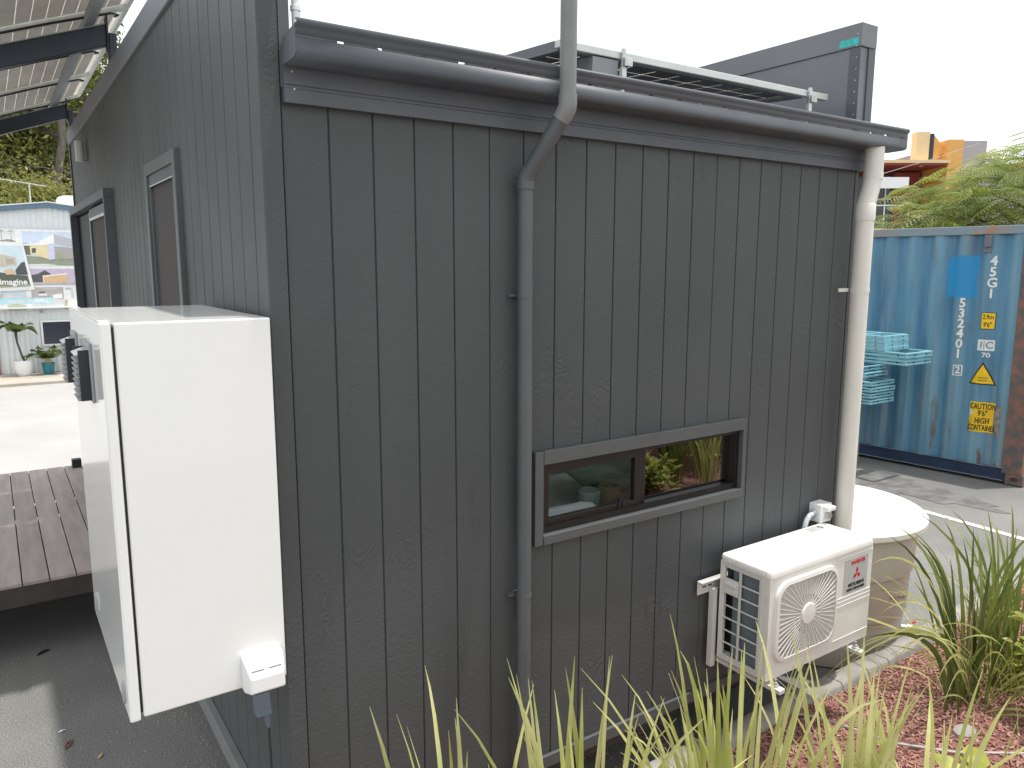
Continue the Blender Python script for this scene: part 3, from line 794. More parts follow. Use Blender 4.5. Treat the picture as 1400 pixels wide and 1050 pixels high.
for zz in (2.245, 2.16):
    MB().tube([(-.020, .0185, zz), (-.020, .008, zz)], .009, 8).build('bolt', M['steel'], K)
# covered power outlet with a plug
so = MB().loft([[(-.172, -.0825, 1.262), (-.048, -.0825, 1.262), (-.048, -.0825, 1.148), (-.172, -.0825, 1.148)],
                [(-.172, -.112, 1.258), (-.048, -.112, 1.258), (-.048, -.112, 1.148), (-.172, -.112, 1.148)],
                [(-.164, -.150, 1.222), (-.056, -.150, 1.222), (-.056, -.152, 1.158), (-.164, -.152, 1.158)],
                [(-.160, -.156, 1.205), (-.060, -.156, 1.205), (-.060, -.156, 1.164), (-.160, -.156, 1.164)]])
so = so.build('power_outlet', M['whitepl'], K, bevel=.005)
MB().box((-.157, -.1475, 1.2275), (-.118, -.1440, 1.2305)).box((-.103, -.1475, 1.2275), (-.064, -.1440, 1.2305)).build('outlet_switch', M['greypl'], so)
PG = thing('power_plug', 'blue grey plug and black cord hanging from the white outlet', 'plug', (-.125, -.125, 1.07))
MB().loft([[(-.150, -.140, 1.146), (-.102, -.140, 1.146), (-.102, -.112, 1.146), (-.150, -.112, 1.146)], [(-.148, -.142, 1.085), (-.100, -.142, 1.085), (-.100, -.110, 1.085), (-.148, -.110, 1.085)],
           [(-.146, -.144, 1.070), (-.097, -.144, 1.070), (-.097, -.108, 1.070), (-.146, -.108, 1.070)]]).build('plug_body', M['plug'], PG, bevel=.004)
MB().tube([(-.112, -.126, 1.0695), (-.109, -.125, 1.045), (-.107, -.124, 1.020)], [.011, .010, .006], 12).build('strain_relief', M['plug'], PG, smooth=True)
MB().tube([(-.107, -.124, 1.0195), (-.104, -.122, .93), (-.098, -.10, .80), (-.092, -.085, .62), (-.086, -.07, .46), (-.08, -.02, .30), (-.05, .2, .24)], .0035, 8).build('cord', M['black'], PG, smooth=True)

# ------------------------------------------------------------------ air conditioner outdoor unit
ax0, ax1, ay0, ay1, az0, az1 = 2.06, 2.868, -.356, -.070, .580, 1.085
AC = thing('air_conditioner', 'white outdoor air conditioner on wall brackets beside the cream downpipe', 'air conditioner', (2.46, -.21, .58))
def acp(mb, name, m, p=None, **k): return mb.build(name, m, p or AC, **k)
def rr_pts(x0, x1, z0, z1, r, n=6):
    out = []
    for cx, cz, a0 in ((x1 - r, z1 - r, 0), (x0 + r, z1 - r, 90), (x0 + r, z0 + r, 180), (x1 - r, z0 + r, 270)):
        for i in range(n + 1):
            a = R(a0 + 90 * i / n); out.append((cx + r * math.cos(a), cz + r * math.sin(a)))
    return out
# casing: front sheet with the fan opening, right side, back, base
gx0, gx1, gz0, gz1 = 2.106, 2.556, .662, 1.040
fc = MB()
outer = rr_pts(ax0, ax1, az0, az1, .004, 6); inner = rr_pts(gx0, gx1, gz0, gz1, .075, 6)
fc.loft([[(x, ay0, z) for x, z in outer], [(x, ay0, z) for x, z in inner], [(x, ay0 + .03, z) for x, z in inner]], cap=False)
acp(fc, 'front_panel', M['white2'])
cs = MB()
cs.box((2.66, ay0 + .001, az0), (ax1 - .0005, ay1, az1)).box((ax0 + .002, ay0 + .002, az0), (2.6595, ay1, az0 + .022))
cs.box((ax0, ay0 + .0005, az0 + .0005), (ax0 + .03, ay0 + .045, az1))
acp(cs, 'casing', M['white2'], bevel=.006)
# moulded step lines on the service panel
for z in (1.048, .842, .822, .800, .628):
    acp(MB().box((2.565, ay0 - .003, z), (ax1 - .003, ay0 - .0003, z + .006)), 'panel_rib', M['white2'], bevel=.0015)
lid = MB(); lo_ = rr_pts(ax0 - .005, ax1 + .004, ay0 - .006, ay1 + .004, .028)
li_ = rr_pts(ax0 - .001, ax1, ay0 - .002, ay1, .026)
lid.loft([[(x, y, az1 - .010) for x, y in lo_], [(x, y, az1 + .012) for x, y in lo_], [(x, y, az1 + .020) for x, y in li_]])
lidO = acp(lid, 'top_cover', M['white2'], smooth=True, angle=50)
acp(MB().box((2.68, -.135, az1 + .0204), (2.80, -.085, az1 + .0212)), 'rating_sticker', M['badge'], lidO)
acp(MB().lathe([(.008, az1 + .0214), (.012, az1 + .0222), (.016, az1 + .0214)], (2.785, -.108, 0), 16, cap=False), 'sticker_mark', M['ink'], lidO)
# shaded inside given as a black sheet, fan
acp(MB().box((2.10, ay0 + .09, .61), (2.64, ay0 + .10, 1.07)), 'dark_cavity_sheet', M['black'])
fan = acp(MB().lathe([(.052, -.012), (.052, .03), (.03, .034)], n=20), 'fan', M['greypl'], smooth=True)
fan.matrix_parent_inverse = Matrix.Translation(-AC.location)
fan.matrix_basis = Matrix.Translation((2.331, ay0 + .072, .850)) @ Matrix.Rotation(R(90), 4, 'X')
for k in range(3):
    b = MB(); a0 = R(120 * k + 20)
    ra, rb = [], []
    for i in range(7):
        t = i / 6; r_ = .05 + .135 * t
        s0, s1 = a0 - .5 - .15 * t, a0 + .55 + .10 * t
        ra.append((r_ * math.cos(s0), r_ * math.sin(s0), .012)); rb.append((r_ * math.cos(s1), r_ * math.sin(s1), -.022))
    b.loft([ra, rb], cap=False, closed=False)
    b.build('fan_blade', M['greypl'], fan, local=True, smooth=True)
# grille: proud rounded frame, concentric rings, radial ribs, hub
gf = MB()
o1 = rr_pts(gx0 - .012, gx1 + .010, gz0 - .012, gz1 + .010, .082); o2 = rr_pts(gx0 - .007, gx1 + .005, gz0 - .007, gz1 + .005, .079); i2 = rr_pts(gx0 + .010, gx1 - .012, gz0 + .010, gz1 - .012, .068)
gf.loft([[(x, ay0 - .0005, z) for x, z in o1], [(x, ay0 - .016, z) for x, z in o2], [(x, ay0 - .019, z) for x, z in i2], [(x, ay0 + .0, z) for x, z in i2]], cap=False)
acp(gf, 'grille_frame', M['white2'], smooth=True, angle=50)
gcx, gcz = 2.331, .851
hw, hh = (gx1 - gx0) / 2 - .010, (gz1 - gz0) / 2 - .010
def inside(x, z):
    X, Z = abs(x), abs(z); r = .068
    if X > hw or Z > hh: return False
    if X > hw - r and Z > hh - r: return (X - hw + r) ** 2 + (Z - hh + r) ** 2 < r * r
    return True
rgm = MB(); NS = 120
rr_ = .058
while rr_ < .285:
    for j in range(NS):
        a, b = 2 * math.pi * j / NS, 2 * math.pi * (j + 1) / NS
        if not (inside(rr_ * math.cos(a), rr_ * math.sin(a)) and inside(rr_ * math.cos(b), rr_ * math.sin(b))): continue
        w = .0011; yf, yb = ay0 - .0145, ay0 - .0085
        p = lambda r, t, y: (gcx + r * math.cos(t), y, gcz + r * math.sin(t))
        rgm.poly([p(rr_ - w, a, yf), p(rr_ - w, b, yf), p(rr_ + w, b, yf), p(rr_ + w, a, yf)])
        rgm.poly([p(rr_ - w, a, yf), p(rr_ - w, b, yf), p(rr_ - w, b, yb), p(rr_ - w, a, yb)])
        rgm.poly([p(rr_ + w, a, yf), p(rr_ + w, b, yf), p(rr_ + w, b, yb), p(rr_ + w, a, yb)])
    rr_ += .0082
acp(rgm, 'grille_ring', M['white2'], kind='stuff')
rbm = MB()
for k in range(52):
    a = 2 * math.pi * k / 52 + .03
    r1 = .05
    while inside((r1 + .003) * math.cos(a), (r1 + .003) * math.sin(a)): r1 += .003
    r0 = .048 if k % 2 == 0 else .095
    w = .0017 if k % 2 == 0 else .0012
    u = Vector((math.cos(a), 0, math.sin(a))); v = Vector((-math.sin(a), 0, math.cos(a))); c = Vector((gcx, 0, gcz))
    def P3(r, s, y): q = c + u * r + v * s; return (q.x, y, q.z)
    rbm.loft([[P3(r0, -w, ay0 - .0165), P3(r0, w, ay0 - .0165), P3(r0, w, ay0 - .009), P3(r0, -w, ay0 - .009)],
              [P3(r1, -w, ay0 - .0165), P3(r1, w, ay0 - .0165), P3(r1, w, ay0 - .009), P3(r1, -w, ay0 - .009)]])
acp(rbm, 'grille_rib', M['white2'], kind='stuff')
hb = acp(MB().lathe([(.053, -.004), (.053, .006), (.048, .011), (.001, .013)], n=32), 'grille_hub', M['white2'], smooth=True)
hb.matrix_parent_inverse = Matrix.Translation(-AC.location)
hb.matrix_basis = Matrix.Translation((gcx, ay0 - .012, gcz)) @ Matrix.Rotation(R(90), 4, 'X')
# coil side
acp(MB().box((ax0 + .022, -.288, az0 + .023), (ax0 + .040, -.135, az1 - .011)).box((ax0 + .010, -.300, az0 + .023), (ax0 + .021, -.2885, az1 - .011)), 'coil', M['coil'])
acp(MB().box((ax0 + .05, -.300, az0 + .023), (ax0 + .06, ay1 - .005, az1 - .012)), 'coil_backing', M['black'])
acp(MB().box((ax0 + .0, -.098, az0 + .001), (ax0 + .02, ay1 - .0005, az1 - .0105)), 'corner_post', M['white2'], bevel=.003)
gg = acp(MB().box((ax0 - .002, -.314, az0 + .0225), (ax0 + .006, -.298, az1 - .0105)).box((ax0 - .002, -.3, az0 + .001), (ax0 + .006, -.09, az0 + .032)).box((ax0 - .002, -.298, az1 - .035), (ax0 + .006, -.098, az1 - .0105)), 'coil_guard', M['bracket'], bevel=.002)
def yl(t): return -.298 + t * .200
for z in [az0 + .032 + (az1 - .035 - az0 - .032) * i / 7 for i in range(1, 7)]:
    acp(MB().tube([(ax0 + .001, -.298, z), (ax0 + .001, -.0985, z)], .0042, 8), 'guard_bar', M['bracket'], gg)
acp(MB().box((ax0 - .004, -.198, az0 + .033), (ax0 + .0055, -.186, az1 - .036)), 'guard_bar', M['bracket'], gg, bevel=.002)
acp(MB().box((ax0 - .006, -.183, az1 - .16), (ax0 + .004, -.1, az1 - .085)).box((ax0 - .018, -.175, az1 - .115), (ax0 - .0065, -.108, az1 - .105)).box((ax0 - .009, -.178, az1 - .150), (ax0 - .0065, -.105, az1 - .138)), 'carry_handle', M['white2'], bevel=.002)
for yy in (-.32, -.13):
    sc2 = acp(MB().lathe([(.0035, .001), (.003, .003), (.0001, .0035)], n=8), 'screw', M['steel']); sc2.matrix_parent_inverse = Matrix.Translation(-AC.location)
    sc2.matrix_basis = Matrix.Translation((ax0 - .006, yy, az1)) @ Matrix.Rotation(-R(90), 4, 'Y')
# badge with its printing
bx0, bx1, bz0, bz1 = 2.630, 2.828, .858, 1.034
bd = acp(MB().box((bx0, ay0 - .0018, bz0), (bx1, ay0 - .0003, bz1)), 'badge', M['badge'])
FR, UP = (1, 0, 0), (0, 0, 1)
def actext(s, size, m, x, z, sx=1.0, bold=.0008): 
    t = text('lettering', s, size, m, bd, (x, ay0 - .0026, z), FR, UP, bold=bold, sx=sx); return t
actext('INVERTER', .027, M['red'], 2.742, 1.012, .98, .0006)
actext('MITSUBISHI', .025, M['ink'], 2.734, .898, 1.05, .0007)
actext('HEAVY INDUSTRIES', .0165, M['ink'], 2.731, .874, 1.05, .0007)
ex, ez = 2.736, .950
def rhomb(ang, L=.034, w=.0185):
    u = Vector((math.cos(ang), 0, math.sin(ang))); v = Vector((-math.sin(ang), 0, math.cos(ang))); c = Vector((ex, ay0 - .0020, ez))
    return [c, c + u * L * .5 + v * w * .5, c + u * L, c + u * L * .5 - v * w * .5]
for a in (90, 210, 330):
    acp(MB().prism(rhomb(R(a), .037, .0215), (0, -.0008, 0)), 'emblem', M['red'], bd)
# wall bracket
br = acp(MB().box((1.955, -.030, .905), (2.84, -.024, .975)).box((1.955, -.055, .967), (2.84, -.0305, .973)), 'wall_bracket', M['bracket'], bevel=.001)
for xs in (1.985, 2.025): acp(MB().box((xs, -.0312, .936), (xs + .026, -.0303, .943)), 'bracket_slot', M['black'], br)
for xb in (2.095, 2.725):
    xo = xb if xb > 2.3 else 2.045
    acp(MB().box((xo - .014, -.062, .53), (xo + .014, -.032, .93)), 'bracket_post', M['bracket'], br, bevel=.002)
    acp(MB().box((xb - .020, -.425, .545), (xb + .020, -.033, .565)), 'bracket_arm', M['bracket'], br, bevel=.002)
    acp(MB().lathe([(.017, .5655), (.017, .574), (.010, .575), (.010, .585), (.006, .586), (.006, .60)], (xb, -.385, 0), 12), 'bracket_bolt', M['steel'], br)
# isolator switch and its conduit
IS = thing('isolator_switch', 'small grey weatherproof isolator box with conduit above the air conditioner', 'switch box', (2.88, -.04, 1.15))
MB().box((2.835, -.075, 1.105), (2.93, -.0012, 1.205)).build('switch_box', M['whitepl'], IS, bevel=.004)
MB().prism([(2.848, -.0755, 1.20), (2.848, -.110, 1.195), (2.848, -.108, 1.175), (2.848, -.0755, 1.165)], (.07, 0, 0)).build('switch_hood', M['whitepl'], IS, bevel=.003)
MB().tube([(2.883, -.0756, 1.145), (2.883, -.100, 1.145)], .017, 16).build('switch_dial', M['steel'], IS, smooth=True)
MB().tube([(2.834, -.04, 1.155), (2.815, -.04, 1.154)], .018, 14).build('conduit_gland', M['greypl'], IS, smooth=True)
MB().tube([(2.814, -.04, 1.154), (2.785, -.042, 1.150), (2.755, -.046, 1.130), (2.735, -.050, 1.095), (2.728, -.050, 1.03)], .0135, 14).build('conduit', M['conduit'], IS, smooth=True)

# ------------------------------------------------------------------ water tank
TC = Vector((3.745, .50, 0))
T = thing('water_tank', 'squat beige plastic water tank with a domed white lid', 'water tank', TC)
MB().lathe([(.49, 0.0), (.505, .012), (.512, .29), (.516, .296), (.528, .302), (.536, .57), (.540, .576), (.552, .582), (.560, .842)], TC, 72).build('tank_body', M['tank'], T, smooth=True, angle=25)
MB().lathe([(.585, .843), (.600, .846), (.612, .858), (.614, .888), (.602, .902), (.572, .908), (.560, .903), (.553, .909), (.40, .945), (.20, .965), (.001, .970)], TC, 72).build('tank_lid', M['lid'], T, smooth=True, angle=35)
v = MB().tube([(4.145, .175, .06), (4.19, .12, .06)], .020, 14).tube([(4.19, .12, .06), (4.21, .095, .06)], .030, 10).tube([(4.205, .10, .06), (4.24, .055, .058)], .017, 14)
v.build('outlet_fitting', M['steel'], T, smooth=True)
MB().box((4.196, .092, .092), (4.250, .106, .100)).build('tap_lever', M['red'], T)
rs = random.Random(4)
sc3 = MB(); a = -2.30
def tp(a_, z): r_ = .5362; return (TC.x + r_ * math.cos(a_), TC.y + r_ * math.sin(a_), z)
pth_ = []
for k in range(7):                                      # faded handwriting on the tank side
    a0 = -1.68 + k * .066 + rs.uniform(-.01, .01); z0 = .452 - k * .006
    pts = []
    q = [rs.uniform(-1, 1), rs.uniform(-1, 1)]
    for i in range(5):
        q = [max(-1, min(1, -q[0] * .6 + rs.uniform(-.7, .7))), max(-1, min(1, -q[1] * .7 + rs.uniform(-.6, .6)))]
        pts.append(tp(a0 + .022 * q[0], z0 + .017 * q[1]))
    sc3.tube(pts, .0017, 5)
sc3.build('handwriting', M['faded'], T)

# ------------------------------------------------------------------ shipping container
dv = Vector((-.11, .994, 0)).normalized()
CR = math.atan2(dv.y, dv.x)
CN = thing('shipping_container', 'faded blue corrugated shipping container with rust at its corner post', 'shipping container', (8.665, 1.42, 0.012), CR)
def cpt(mb, name, m, p=None, **k): return mb.build(name, m, p or CN, local=True, **k)
CH, CL, CW = 2.896, 12.19, 2.438
DP = .036
# local frame: x away along the side, y towards the camera
prof = [(0.085, -.012)]; x = .155
while x < CL - .2:
    prof += [(x, -.012), (x + .068, -.012 - DP), (x + .142, -.012 - DP), (x + .210, -.012)]; x += .278
prof += [(CL - .11, -.012)]
cw = MB(); cw.loft([[(a, b, .168) for a, b in prof], [(a, b, CH - .098) for a, b in prof]], cap=False, closed=False)
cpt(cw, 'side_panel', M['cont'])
cpt(MB().box((0.042, -.055, CH - .098), (CL - .116, .0, CH - .004)), 'top_rail', M['contrail2'], bevel=.006)
brl = MB().loft([[(.045, -.004, .030), (.045, .004, .030), (.045, .004, .034), (.045, -.010, .036), (.045, -.010, .165), (.045, .006, .166), (.045, .006, .172), (.045, -.06, .172)],
                 [(CL - .165, -.004, .030), (CL - .165, .004, .030), (CL - .165, .004, .034), (CL - .165, -.010, .036), (CL - .165, -.010, .165), (CL - .165, .006, .166), (CL - .165, .006, .172), (CL - .165, -.06, .172)]])
cpt(brl, 'bottom_rail', M['contrail'])
lip = MB()                                              # bent, dented lower lip with caught light put into its pale tone
r_l = random.Random(8)
lp = [(.06 + i * .09, .005 + r_l.uniform(-.003, .004), .172 + r_l.uniform(-.004, .004)) for i in range(60)]
lip.tube(lp, .004, 5); cpt(lip, 'rail_lip', M['contrail2'])
lp = [(.06 + i * .09, .004 + r_l.uniform(-.003, .003), .031 + r_l.uniform(-.004, .004)) for i in range(60)]
cpt(MB().tube(lp, .004, 5), 'rail_lip', M['contrail2'])
for xx in (0, CL - .115):
    cpt(MB().box((xx - (.12 if xx == 0 else -.0), -.10, .118), (xx + (.085 if xx == 0 else .115), .003, CH - .118)), 'corner_post', M['contrust'], bevel=.006)
for xx in (-.138, CL - .178):
    for zz in (0, CH - .118):
        c = MB()
        hx, hz = xx + .089, zz + .062
        out_ = [(xx, zz), (xx + .178, zz), (xx + .178, zz + .118), (xx, zz + .118)]
        N = 24; hole = []
        for i in range(N):
            t = 2 * math.pi * i / N + math.pi * 1.25
            hole.append((hx + .040 * math.cos(t), hz + .026 * math.sin(t)))
        sq = []
        for i in range(N):
            s_ = i / N * 4; k = int(s_); f_ = s_ - k
            a, b = out_[k], out_[(k + 1) % 4]; sq.append((a[0] + (b[0] - a[0]) * f_, a[1] + (b[1] - a[1]) * f_))
        c.loft([[(p[0], -.162, p[1]) for p in sq], [(p[0], .006, p[1]) for p in sq], [(p[0], .006, p[1]) for p in hole], [(p[0], -.03, p[1]) for p in hole]], cap=False)
        c.poly([(p[0], -.03, p[1]) for p in hole])
        cpt(c, 'corner_casting', M['contrust'])
cpt(MB().box((.12, -CW, .17), (CL - .12, -.06, CH - .03)), 'container_shell', M['contrail'])
cpt(MB().box((-.118, -CW + .0, .12), (.10, -.105, CH - .12)), 'end_doors', M['cont'])
cpt(MB().box((.02, -CW, CH - .028), (CL - .02, -.056, CH - .012)), 'container_roof', M['contrail2'])
vt = cpt(MB().box((.40, -.012, 2.66), (.475, .012, 2.79)).box((.395, -.012, 2.595), (.480, -.004, 2.655)), 'air_vent', M['parapet'], bevel=.003)
# markings: each sits on the panel face it is painted on
def csurf(x):
    t = (x - .155) % .278
    if t < .068: return -.012 - DP * t / .068
    if t < .142: return -.012 - DP
    if t < .210: return -.012 - DP * (1 - (t - .142) / .068)
    return -.012
CRT, CUP = (-1, 0, 0), (0, 0, 1)
def cdeform(o, x0):                                     # press the print onto the corrugation
    bm = bmesh.new(); bm.from_mesh(o.data)
    for j in range(8):
        for d in (0, .068, .142, .210):
            fx = x0 - (.155 + j * .278 + d)
            if -.4 < fx < .4: bmesh.ops.bisect_plane(bm, geom=bm.verts[:] + bm.edges[:] + bm.faces[:], plane_co=(fx, 0, 0), plane_no=(1, 0, 0), dist=1e-5)
    bm.to_mesh(o.data); bm.free()
    for v in o.data.vertices:
        wx = x0 - v.co.x
        v.co.z += csurf(wx) - csurf(x0)
def ctext(s, size, m, x, z, sx=.9, bold=.002, p=None):
    t = text('lettering', s, size, m, p or CN, (x, csurf(x) + .0032, z), CRT, CUP, bold=bold, local=True, sx=sx)
    cdeform(t, x); return t
for i, c in enumerate('45G1'): ctext(c, .145, M['wprint'], .365, 2.500 - i * .122, .95, .004)
for i, c in enumerate('532401'): ctext(c, .145, M['wprint'], .650, 2.02 - i * .118, .95, .004)
def cplate(x0, x1, z0, z1, m, name, off=.004, parent=None):
    xs = sorted(set([x0, x1] + [k for k in [.155 + j * .278 + d for j in range(12) for d in (0, .068, .142, .210)] if x0 < k < x1]))
    b = MB(); b.loft([[(a, csurf(a) + off, z0) for a in xs], [(a, csurf(a) + off, z1) for a in xs]], cap=False, closed=False)
    return cpt(b, name, m, parent)
# boxed check digit
for (a, b_, c, d) in ((.595, .690, 1.175, 1.186), (.595, .690, 1.290, 1.301), (.595, .606, 1.186, 1.290), (.679, .690, 1.186, 1.290)):
    cplate(a, b_, c, d, M['wprint'], 'check_digit_box', .0035)
ctext('2', .115, M['wprint'], .642, 1.238, .9, .003)
yp = cplate(.300, .440, 1.735, 1.925, M['ink'], 'height_sticker', .003); cplate(.307, .433, 1.742, 1.918, M['yprint'], 'sticker_face', .0045, yp)
for s, z in (('2.9m', 1.873), ("9'6\"", 1.785)):
    t = ctext(s, .075, M['ink'], .370, z, .72, .0006, yp)
    for v in t.data.vertices: v.co.z += .003
cplate(.285, .455, 1.490, 1.615, M['wprint'], 'code_box', .003)
t = ctext('I', .11, M['contrail2'], .415, 1.552, .9, .002)
for v in t.data.vertices: v.co.z += .002
t = ctext('C', .11, M['contrail2'], .335, 1.552, .9, .002)
for v in t.data.vertices: v.co.z += .002
cplate(.382, .388, 1.50, 1.605, M['contrail2'], 'code_box_divider', .0042)
ctext('70', .075, M['wprint'], .360, 1.438, 1.1, .002)
def ctri(cx, zb, w, h, m, off, p=None, name='warning_triangle'):
    n = 18; top, bot = [], []
    for i in range(n + 1):
        a = cx + w / 2 - w * i / n
        zt = zb + h * (1 - abs(a - cx) / (w / 2))
        top.append((a, csurf(a) + off, max(zt, zb + .0005))); bot.append((a, csurf(a) + off, zb))
    return cpt(MB().loft([bot, top], cap=False, closed=False), name, m, p)
wt = ctri(.375, 1.098, .285, .262, M['ink'], .003); ctri(.375, 1.112, .238, .218, M['yprint'], .0048, wt, 'sticker_face')
for z in (1.172, 1.142):                                # two lines of small print, too fine to read
    for q in range(5): cplate(.328 + q * .018, .341 + q * .018, z, z + .010, M['ink'], 'small_print', .0066, wt)
cs_ = cplate(.215, .475, .545, .895, M['yprint'], 'caution_sticker', .003)
cplate(.150, .228, .520, .870, M['worn'], 'torn_sticker_edge', .0048, cs_)
cplate(.468, .488, .540, .66, M['worn'], 'torn_sticker_edge', .0048, cs_)
cplate(.435, .470, .735, .80, M['wprint'], 'torn_sticker_edge', .0045, cs_)
for s, z in (('CAUTION', .842), ("9'6\"", .762), ('HIGH', .676), ('CONTAINER', .592)):
    t = ctext(s, .094, M['ink'], .338, z, .52 if len(s) > 7 else .62, .0012, cs_)
    for v in t.data.vertices: v.co.z += .0032

# ------------------------------------------------------------------ pale blue steel frames stacked by the container
def make_frame(L, W, h, bars):
    t = thing('steel_frame', 'x', 'steel frame', (0, 0, 0), 0, 'pale blue steel frames stacked beside the container')
    b = .035
    rails = []
    for z0, z1 in (((0, h),) if h < .05 else ((0, h * .40), (h * .66, h))):
        rails += [((0, 0, z0), (b, L, z1)), ((W - b, 0, z0), (W, L, z1)), ((b, 0, z0), (W - b, b, z1)), ((b, L - b, z0), (W - b, L, z1))]
    if h >= .05:
        for x in (.004, W - b + .004):
            for y in (.004, L * .5, L - b + .004):
                rails.append(((x, y, h * .40), (x + b - .008, y + b - .008, h * .66)))
    for a in rails:
        MB().box(*a).build('frame_rail', M['cyan'], t, local=True, bevel=.003)
    for i in range(bars):
        y = L * (i + 1) / (bars + 1)
        MB().box((b, y - .015, .004), (W - b, y + .015, h - .004)).build('cross_bar', M['cyan'], t, local=True)
    for (x, y) in ((-.002, .1), (-.002, L - .1), (W * .3, -.002), (W * .75, -.002)):
        MB().tube([(x, y, h * .5), (x + .004, y + .004, h * .5)], .009, 8).build('bolt', M['black'], t, local=True)
    return t
wide = make_frame(1.5, .55, .058, 3); nar = make_frame(1.3, .52, .042, 3); low = make_frame(1.25, .50, .052, 3)
wide.location = (7.74, 2.205, 1.345); wide['label'] = 'wide pale blue steel frame jutting out, lower of the jutting pair'
copy_tree(wide, (7.745, 2.20, 1.428), 0.0, 'wide pale blue steel frame jutting out, upper of the jutting pair')
names_n = ['lowest', 'second', 'third', 'topmost']
for i in range(4):
    lab = f'{names_n[i]} pale blue steel frame of the tight stack on top of the wide frames'
    if i == 0: nar.location = (7.735, 2.46, 1.488); nar['label'] = lab
    else: copy_tree(nar, (7.735 + .004 * (i % 2), 2.465 + .003 * i, 1.488 + .0435 * i), .01 * (i % 2), lab)
for i in range(6):
    lab = f'{["lowest", "second", "third", "fourth", "fifth", "topmost"][i]} pale blue steel frame of the gapped stack under the wide frames'
    lc = (7.74 + (.0 if i < 4 else .03), (2.585 if i < 4 else 2.69 + .05 * (i - 4)), .842 + .072 * i + (.02 if i > 3 else 0))
    if i == 0: low.location = lc; low['label'] = lab
    else: copy_tree(low, lc, [0, .015, -.01, .02, .03, -.02][i], lab)
TR = thing('trestle', 'low steel trestle carrying the stacked pale blue frames behind the house', 'trestle', (7.98, 3.2, 0))
MB().box((7.76, 2.95, .78), (8.22, 3.03, .84)).box((7.76, 3.55, .78), (8.22, 3.63, .84)).build('beam', M['steel'], TR)
for x in (7.80, 8.18):
    for y in (2.99, 3.59): MB().box((x - .025, y - .025, 0), (x + .025, y + .025, .779)).build('leg', M['steel'], TR)

# ------------------------------------------------------------------ timber deck
DK = thing('timber_deck', 'weathered timber deck beside the charcoal side wall', 'deck', (-1.0, 4.5, 0))
dm = {}
def deck_board(x0, y0, y1):
    key = round(y1 - y0, 3)
    if key not in dm:
        b = MB().box((0, 0, 0), (.140, y1 - y0, .021)); me = bpy.data.meshes.new('deck_board'); me.from_pydata(b.v, [], b.f); me.update(); me.materials.append(M['deck']); dm[key] = me
    o = bpy.data.objects.new('deck_board', dm[key]); COL.objects.link(o); o.parent = DK
    o.matrix_parent_inverse = Matrix.Translation(-DK.location); o.location = (x0, y0, .499)
    md = o.modifiers.new('bevel', 'BEVEL'); md.width = .002; md.segments = 1
for k in range(17):
    deck_board(-.1155 - .1465 * (k + 1) + .0, 3.0, 6.05)
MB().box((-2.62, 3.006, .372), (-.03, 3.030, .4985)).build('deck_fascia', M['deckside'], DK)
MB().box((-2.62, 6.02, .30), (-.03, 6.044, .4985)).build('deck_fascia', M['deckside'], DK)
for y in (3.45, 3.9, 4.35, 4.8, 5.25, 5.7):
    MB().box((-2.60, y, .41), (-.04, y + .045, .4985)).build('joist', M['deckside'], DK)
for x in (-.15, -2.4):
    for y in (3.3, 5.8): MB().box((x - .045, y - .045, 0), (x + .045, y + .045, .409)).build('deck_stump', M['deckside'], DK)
tag(MB().box((-.20, 5.92, .521), (-.12, 6.0, .60)).build('post_stub', M['black'], bevel=.004), 'small black square post stub at the far end of the deck', 'post')

# ------------------------------------------------------------------ solar canopy over the deck
CA = thing('solar_canopy', 'sloping canopy of glass solar panels on dark beams over the deck', 'solar canopy', (-1.2, 4.5, 3.7))
TA = math.atan(.37)
def cz(x, off): return 3.95 + .37 * x + off
def slab(mb, x0, x1, y0, y1, o0, o1):
    mb.loft([[(x0, y0, cz(x0, o0)), (x1, y0, cz(x1, o0)), (x1, y1, cz(x1, o0)), (x0, y1, cz(x0, o0))], [(x0, y0, cz(x0, o1)), (x1, y0, cz(x1, o1)), (x1, y1, cz(x1, o1)), (x0, y1, cz(x0, o1))]]); return mb
for y in (3.02, 5.82):
    bm_ = slab(MB(), -2.9, -.01, y - .03, y + .03, -.185, -.065).build('beam', M['beam'], CA, bevel=.004)
    slab(MB(), -2.9, -.01, y - .034, y + .034, -.0645, -.058).build('beam_flange', M['purlin'], bm_)
    MB().box((-.0095, y - .045, 3.74), (.000, y + .045, 3.93)).build('end_plate', M['beam'], CA)
    MB().box((.0005, y - .06, 3.655), (.040, y - .01, 3.83)).box((.0005, y + .01, 3.655), (.040, y + .06, 3.83)).box((.0, y - .1, 3.6525), (.06, y + .1, 3.665)).build('wall_cleat', M['beam'], CA, bevel=.003)
for x in (-.10, -1.1, -2.1):
    slab(MB(), x - .028, x + .028, 2.28, 6.12, -.0575, -.002).build('purlin', M['purlin'], CA)
